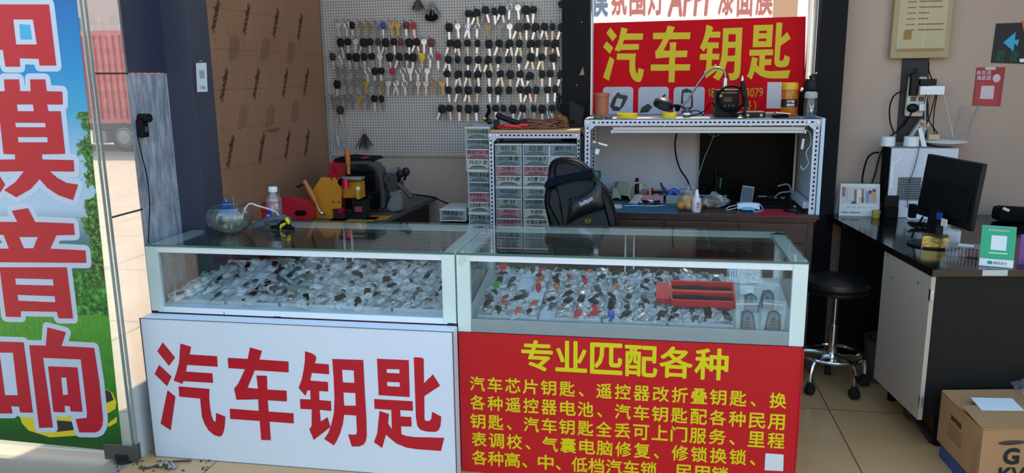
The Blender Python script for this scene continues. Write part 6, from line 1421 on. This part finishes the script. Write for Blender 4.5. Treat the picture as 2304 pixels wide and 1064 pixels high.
# red code poster
q = wallpoly([(2187, 237), (2250, 239), (2262, 151), (2197, 152)], 0, 0); o = q[0]
t = thing('red_poster', 'small red poster with white printing below the fish picture', 'poster', (o[0], WY-.001, o[1]))
MB().prism([(x-o[0], z-o[1]) for x, z in q], -.0015, 0).build('sheet', M('poster_crimson', '8f1622', .4), t)
MB().prism(rel([(2192, 236), (2244, 238), (2250, 185), (2196, 183)]), -.002, -.0015).build('inner_panel', M('poster_red_light', 'a02430', .4), t)
MB().prism(rel([(2204, 222), (2234, 223), (2237, 193), (2208, 193)]), -.0026, -.002).build('white_square', M('pale_print', 'c9b4b8', .5), t)
MB().prism(rel([(2216, 157), (2239, 157), (2240, 151), (2217, 151)]), -.0026, -.0015).build('white_tab', M('pale_print', ''), t)
for i, s in enumerate(('会生活', '海蓝蓝')):
    p = P(2213, 164+12*i, Y=WY); text(s, M('pale_print', ''), (p.x-o[0], -.0024, p.z-o[1]), FRONT, w=.065, parent=t, off=.02)
p = P(2242, 176, Y=WY); MB().ball((p.x-o[0], -.002, p.z-o[1]), (.018, .003, .02)).build('round_face_print', M('pale_print', ''), t)

# ------------------------------------------------------------------ carton on the floor at right
a = P(2112, 990, Z=.06); zt = (P(2119, 880, Y=a.y)).z
TL = P(2119, 880, Z=zt); FL = P(2212, 968, Z=zt); ex = Vector((.985, .17, 0)).normalized(); FR = FL+ex*.5; TR = TL+ex*.5
CARD = M('corrugated_cardboard', 'a5794e', .7, var=.08, vs=5)
t = thing('carton', 'opened brown cardboard carton on the floor in front of the desk', 'box', (0, 0, 0))
lo = lambda v, z: (v.x, v.y, z)
zb = .06
for nm, u, v in (('side', TL, FL), ('front', FL, FR), ('end', FR, TR), ('rear', TR, TL)):
    n_ = (v-u).cross(Vector((0, 0, 1))).normalized()*.004
    MB().hull([lo(u, zb), lo(v, zb), lo(v-n_, zb), lo(u-n_, zb)], [lo(u, zt), lo(v, zt), lo(v-n_, zt), lo(u-n_, zt)]).build(nm+'_wall', CARD, t, smooth=0)
MB().hull([lo(TL, zb), lo(FL, zb), lo(FR, zb), lo(TR, zb)], [lo(TL, zb+.004), lo(FL, zb+.004), lo(FR, zb+.004), lo(TR, zb+.004)]).build('bottom', CARD, t)
m1, m2 = TL.lerp(FL, .52), TR.lerp(FR, .52)
MB().hull([lo(TL, zt+.001), lo(m1, zt-.012), lo(m2, zt-.014), lo(TR, zt+.001)], [lo(TL, zt+.005), lo(m1, zt-.008), lo(m2, zt-.010), lo(TR, zt+.005)]).build('back_flap', CARD, t, smooth=0)
m1, m2 = TL.lerp(FL, .50), TR.lerp(FR, .50)
MB().hull([lo(FL, zt+.001), lo(m1, zt+.012), lo(m2, zt+.008), lo(FR, zt+.001)], [lo(FL, zt+.005), lo(m1, zt+.016), lo(m2, zt+.012), lo(FR, zt+.005)]).build('front_flap', CARD, t, smooth=0)
b = MB(); sd = (FL-TL); nn = sd.cross(Vector((0, 0, 1))).normalized()
if nn.x > 0: nn = -nn
f0 = FL.lerp(TL, .06)
b.hull([lo(FL+nn*.002, zb), lo(f0+nn*.004, zb+.06), lo(f0+nn*.004, zb+.09), lo(FL+nn*.002, zt-.02)], [lo(FL+nn*.006, zb), lo(f0+nn*.022, zb+.06), lo(f0+nn*.022, zb+.09), lo(FL+nn*.006, zt-.02)]).build('torn_corner', M('card_torn', '7a5534', .8), t, smooth=0)
ang = math.atan2(sd.y, sd.x); 
p = TL.lerp(FL, .42)+nn*.0012
text('易碎物品', M('card_ink', '3a2a1e', .7), (p.x, p.y, zt-.06), (PI/2, 0, ang), w=.085, parent=t, off=.02)
for i in range(5): text('————————', M('card_ink_faint', '6a4c34', .7), (p.x, p.y, zt-.085-.012*i), (PI/2, 0, ang), h=.002, w=.11, parent=t)
fa = math.atan2(ex.y, ex.x); fn = Vector((math.sin(fa), -math.cos(fa), 0))*.0012
p = FL+ex*.105+fn; text('G', INK, (p.x, p.y, zt-.098), (PI/2, 0, fa), h=.055, parent=t, off=.04); text('G'+'OODS', INK, (p.x+.115*ex.x, p.y+.115*ex.y, zt-.098), (PI/2, 0, fa), h=.055, parent=t, off=.04) if 0 else None
p = FL+ex*.11+fn; text('KV', INK, (p.x, p.y, zt-.165), (PI/2, 0, fa), h=.05, parent=t, off=.03)
p = FL+ex*.10+fn
MB().ball((p.x, p.y, zt-.045), (.045, .002, .008), rot=(0, -.05, fa)).build('crossed_out_mark', M('card_ink', ''), t)
c = [P(x, y, Z=zt+.012) for x, y in ((2184, 896), (2277, 898), (2304, 925), (2208, 924))]
o = MB().hull([lo(q, zt+.0135) for q in c], [lo(q, zt+.0155) for q in c]).build('white_paper', PAPER); tag(o, 'white printed sheet lying on top of the opened carton', 'paper')
l = P(2300, 880, Z=zt); t = thing('plastic_bag', 'clear crinkled plastic bag at the carton right end', 'bag', (l.x+.03, l.y-.05, zt+.018)); MB().sheet(12, 10, lambda u, v: (-.07+.18*u, -.05+.12*v, .03*math.sin(PI*u)*math.sin(PI*v)*2+.007*math.sin(15*u+8*v)+.008)).build('film', BAGL, t)
a_, b_ = P(2130, 1000, Z=.03), P(2185, 1064, Z=.03)
t = thing('blue_crate', 'blue plastic tray under the brown carton', 'tray', (0, 0, 0))
MB().hull([lo(TL+Vector((.01, -.01, 0)), .0), lo(FL+Vector((.005, .005, 0)), .0), lo(FR, 0), lo(TR, 0)], [lo(TL+Vector((.01, -.01, 0)), .059), lo(FL+Vector((.005, .005, 0)), .059), lo(FR, .059), lo(TR, .059)]).build('tray_body', M('tray_blue', '2c4a78', .5), t, smooth=0)
t = thing('bucket', 'grey plastic bucket half hidden under the desk behind stool', 'bucket', DK(.72, .16, 0)); MB().lathe([(0, 0), (.08, 0), (.10, .2), (.104, .205), (.098, .205), (.078, .01), (0, .008)]).build('body', M('bucket_grey', '4f4b46', .5), t)
t = thing('floor_box', 'dark cardboard box on the floor under the desk', 'box', DK(.86, .40, 0)); MB().bb(-.12, .12, -.12, .12, 0, .20, .002).build('body', M('dark_card', '4a3828', .7), t); MB().bb(-.12, .12, -.121, -.1195, .08, .12).build('tape', M('tape_brown', '6a5030', .4), t)
# foil scrap and cable on the pavement by the door foot
p = P(380, 1046, Z=0); t = thing('foil_scrap', 'crumpled silver foil scrap on the floor below the white sign', 'scrap', (p.x, p.y-.012, .0006))
MB().sheet(10, 6, lambda u, v: (-.04+.085*u, -.022+.03*v, .002+.022*abs(math.sin(9*u+5*v))*math.sin(PI*min(.98, u+.02)))).build('foil', M('crumpled_foil', 'b8b4ac', .25, .8, bump=1, bs=60), t, smooth=10)
tag(MB().tube([P(x, y, Z=.005) for x, y in ((312, 1052), (335, 1052), (360, 1044), (388, 1038), (430, 1036))], .0038, smooth=5).build('floor_cable', M('cable_brown', '5a3a32', .6)), 'reddish brown cable on the floor beside the door clamp', 'cable')
b = MB(); rr = random.Random(4)
for i in range(40):
    p = P(rr.uniform(255, 480), rr.uniform(1035, 1062), Z=0); b.ball((p.x, p.y, .002), (rr.uniform(.002, .007), rr.uniform(.002, .006), rr.uniform(.001, .004)), n=4)
o = b.build('floor_dirt', M('dirt_brown', '5a4d42', .9)); o['kind'] = 'stuff'; o['label'] = 'grit and crumbs on the floor by the door'; o['category'] = 'dirt'

# ------------------------------------------------------------------ rear window poster and the sign outside
PYW = 1.69
t = thing('window_poster', 'red window poster with four big yellow characters and key pictures', 'poster', (.9, PYW, 0))
q = [P(x, y, Y=PYW) for x, y in ((1333, 52), (1813, 37), (1808, 300), (1331, 300))]
RP = M('poster_red', 'c8041a', .5, var=.05, transl=.32, spec=.15)
outline = [(v.x-.9, v.z) for v in q]; holes = []
YP = M('poster_yellow', 'd2be10', .4, var=.03, transl=.3)
for g, (x0, x1, y0, y1) in zip(SIGN4, ((1356, 1451, 60, 186), (1463, 1556, 56, 186), (1572, 1671, 54, 182), (1680, 1785, 50, 179))):
    a, z = P(x0, y1, Y=PYW), P(x1, y0, Y=PYW); ch = refit(g, (a.x-.9, z.x-.9, a.z, z.z)); holes += ch; glyph(ch, YP, 'character', t, (0, 0, 0), ext=.0003)
glyph([outline]+holes, RP, 'sheet', t, (0, 0, 0), ext=.0003)
GP = M('poster_grey', 'd8dae0', .5, var=.04, transl=.4); DK2 = M('poster_dark', '1e2126', .4, transl=.1)
def rrect(x0, x1, y0, y1, r=10, n=5):
    a = [P(x0, y1, Y=PYW), P(x1, y0, Y=PYW)]; X0, X1, Z0, Z1 = a[0].x-.9, a[1].x-.9, a[0].z, a[1].z; rr_ = .018
    return [(cx+rr_*math.cos(k), cz+rr_*math.sin(k)) for cx, cz, k0 in ((X1-rr_, Z1-rr_, 0), (X0+rr_, Z1-rr_, PI/2), (X0+rr_, Z0+rr_, PI), (X1-rr_, Z0+rr_, 1.5*PI)) for k in [k0+i*PI/2/n for i in range(n+1)]]
def pp(pts): return [(P(1300+x/3.8, y/3.8, Y=PYW).x-.9, P(1300+x/3.8, y/3.8, Y=PYW).z) for x, y in pts]
for x0, x1 in ((1356, 1425), (1435, 1505), (1514, 1586)):
    glyph([rrect(x0, x1, 195, 272)], GP, 'key_picture', t, (0, -.0011, 0), ext=.0001)
glyph([pp([(340, 790), (400, 795), (430, 830), (390, 910), (350, 950), (300, 945), (275, 905), (300, 840)]), pp([(335, 838), (385, 848), (362, 918), (312, 905)]), pp([(545, 920), (600, 885), (640, 915), (600, 960), (530, 965)]), pp([(655, 845), (690, 838), (705, 870), (668, 880)]),
       pp([(890, 770), (930, 755), (975, 775), (985, 850), (985, 915), (960, 940), (895, 935), (880, 900), (885, 820)]), pp([(905, 795), (960, 790), (970, 850), (965, 915), (905, 915), (900, 850)]), pp([(885, 945), (975, 945), (972, 1000), (892, 1000)])], DK2, 'key_print', t, (0, -.0016, 0), ext=.0001)
for q_ in [pp([(690, 845), (745, 792), (765, 810), (760, 830), (712, 866)]), pp([(706, 842), (742, 806), (752, 814), (716, 852)]), pp([(600, 885), (650, 850), (670, 880), (640, 915)]), pp([(355, 792), (415, 785), (425, 805), (400, 815), (365, 808)]), pp([(912, 860), (962, 860), (962, 880), (912, 880)]), pp([(915, 800), (950, 800), (955, 830), (915, 830)])]: glyph([q_], M('poster_silver', 'c4c8ce', .4, transl=.3), 'key_metal_print', t, (0, -.0018, 0), ext=.0001)
b = rrect(1726, 1757, 184, 244); glyph([pp([(1622, 702), (1745, 702), (1735, 928), (1612, 925)])], M('poster_white', 'eeeaec', .5, transl=.4), 'white_square', t, (0, -.0012, 0), ext=.0001)
for s, px, py, w in (('18', 1600, 209, .026), ('3079', 1697, 209, .085), ('号）', 1693, 241, .075), ('微信同号', 1742, 254, .08)):
    p = P(px, py, Y=PYW); text(s, YP, (p.x-.9, -.0014, p.z), FRONT, w=w, h=.046 if s in ('18', '3079') else None, parent=t, off=.0)
# hoarding board outside, behind the window
OY = 2.5
a, z = P(1318, 60, Y=OY), P(1832, -60, Y=OY)
t = thing('outdoor_signboard', 'white outdoor signboard with washed-out pink lettering seen through the rear window top', 'signboard', ((a.x+z.x)/2, OY, 0)); wv = z.x-a.x+.5
MB().bb(-wv/2, wv/2, 0, .01, .9, z.z+.3).build('board', M('white_banner', 'f0f0f0', .5, var=.01, transl=.5), t)
for x in (-wv/2+.05, wv/2-.05): MB().bb(x-.03, x+.03, .012, .06, 0, z.z+.3).build('post', STEEL, t)
PK = M('banner_washed_pink', 'f2a2ae', .5, transl=.5)  # overexposed, backlit paleness put into the pink and blue lettering colours
for s, x0, x1, sh in (('氛', 1375, 1410, 0), ('围', 1417, 1452, 0), ('灯', 1458, 1494, 0), ('APPF', 1501, 1608, .15), ('漆', 1615, 1652, 0), ('面', 1656, 1696, 0), ('膜', 1700, 1740, 0)):
    pa, pz = P(x0, 40, Y=OY), P(x1, -40, Y=OY); xm = (pa.x+pz.x)/2-t.location.x
    text(s, PK, (xm, -.002, (pa.z+pz.z)/2), FRONT, h=pz.z-pa.z, w=pz.x-pa.x, parent=t, off=.03, shear=sh)
pa, pz = P(1326, 44, Y=OY), P(1368, -42, Y=OY); text('膜', M('banner_washed_blue', '7db0ea', .5, transl=.5), ((pa.x+pz.x)/2-t.location.x, -.002, (pa.z+pz.z)/2), FRONT, h=pz.z-pa.z, w=pz.x-pa.x, parent=t, off=.03)
p = P(1768, 12, Y=OY-.02); o = MB().bb(-.07, .07, 0, .012, -.12, .2).build('panel', M('beige_panel', 'c9ab94', .6), t, loc=(p.x-t.location.x, -.014, p.z))

# ------------------------------------------------------------------ street at the left: truck and buildings
TG = P(290, 341, Z=-.004); TYY = TG.y
def tq(px, py): v = P(px, py, Y=TYY); return v.x, v.z
t = thing('container_truck', 'red container truck parked on the sunlit street beyond the side glass', 'truck', (TG.x, TYY, 0)); L = t.location
x0, zl = tq(120, 278); x1, zh = tq(345, 66); x0 -= 3; x1 += 1.2
b = MB().bb(x0-L.x, x1-L.x, .03, 2.0, zl, zh, .01)
x = x0
while x < x1: b.bb(x-L.x, x-L.x+.075, -.02, .04, zl+.08, zh-.1); x += .14
b.bb(x0-L.x, x1-L.x, -.03, .05, zl, zl+.09).bb(x0-L.x, x1-L.x, -.03, .05, zh-.1, zh)
b.build('container', M('container_glare_red', 'd4605a', .5, var=.05), t)  # red paled so the colour itself carries part of the glare
MB().bb(x0-L.x, x1-L.x, .1, 1.9, zl-.14, zl-.001).build('chassis', M('chassis_dark', '4a4644', .6), t)
for wx in (tq(283, 310)[0]-L.x, tq(283, 310)[0]-L.x-3.0):
    wz = .29; g = MB().lathe([(.0, -.05), (.16, -.05), (.2, -.03), (.29, -.03), (.31, .0), (.31, .18), (.28, .21), (0, .21)], (wx, .0, wz), n=28, rot=(-PI/2, 0, 0)).build('wheel', M('tyre_grey', '3a3734', .8), t)
    MB().lathe([(0, -.056), (.12, -.056), (.19, -.04), (.19, -.03), (0, -.03)], (wx, .0, wz), n=24, rot=(-PI/2, 0, 0)).build('hub', M('hub_steel', '9a9690', .5), g)
MB().bb(tq(208, 290)[0]-L.x, tq(238, 290)[0]-L.x, -.02, .3, tq(0+210, 322)[1], zl-.15).build('fuel_tank', M('tank_grey', '8a8680', .5), t)
# buildings: one behind the truck, one row across the street behind the viewer (seen in the glass)
b0 = struct('exterior_building', MB().bb(-42, -4, 27, 34, -.05, 14), M('building_pink', 'e2bcae', .8))
b = MB()
for i in range(9):
    for j in range(3): b.bb(-40+i*4, -38.2+i*4, 26.95, 27.0, 2+j*3.6, 3.9+j*3.6)
b.build('window_glazing', M('window_grey', '5a6068', .3), b0)
b0 = struct('exterior_street_row', MB().bb(-30, 30, -34, -28, -.05, 7), M('building_beige', 'b9a690', .8))
b = MB()
for i in range(12): b.bb(-28+i*4.8, -25+i*4.8, -28, -27.95, .2, 3.2)
b.build('shutter', M('shutter_grey', '8a8a88', .6), b0)
# a second poster leaf opened at the street side, mirrored in the showcase glass
t = thing('street_poster', 'second landscape poster with red characters opened out on the pavement', 'poster', (P(566, 620, Y=1.05).x, -1.05, 0), (0, 0, PI))
b_ = MB().bb(-.30, .30, -.012, .0, .0, 1.5).build('printed_sheet', MATS['printed_landscape'], t); MB().bb(-.31, -.30, -.013, .004, 0, 1.52).bb(.30, .31, -.013, .004, 0, 1.52).build('frame', ALUW, t)
for s, z in (('车', 1.30), ('乐', .86), ('音', P(566, 625, Y=1.05).z)):
    text(s, M('backlit_white', 'e4e8f0', .4, transl=.7), (0, -.0135, z), FRONT, h=.42, w=.42, parent=t, off=.06, name='character_border'); text(s, M('backlit_red', 'd8182e', .4, transl=.7), (0, -.0145, z), FRONT, h=.40, w=.40, parent=t, off=.03, name='character')

fit_texts()
_seen = {}
for o in S.objects:
    if o.parent is None and o.get('label'):
        if o['label'] in _seen: print('DUPLABEL', o['label'])
        _seen[o['label']] = 1
        n = len(o['label'].split())
        if n < 4 or n > 16: print('LABELLEN', n, o['label'])
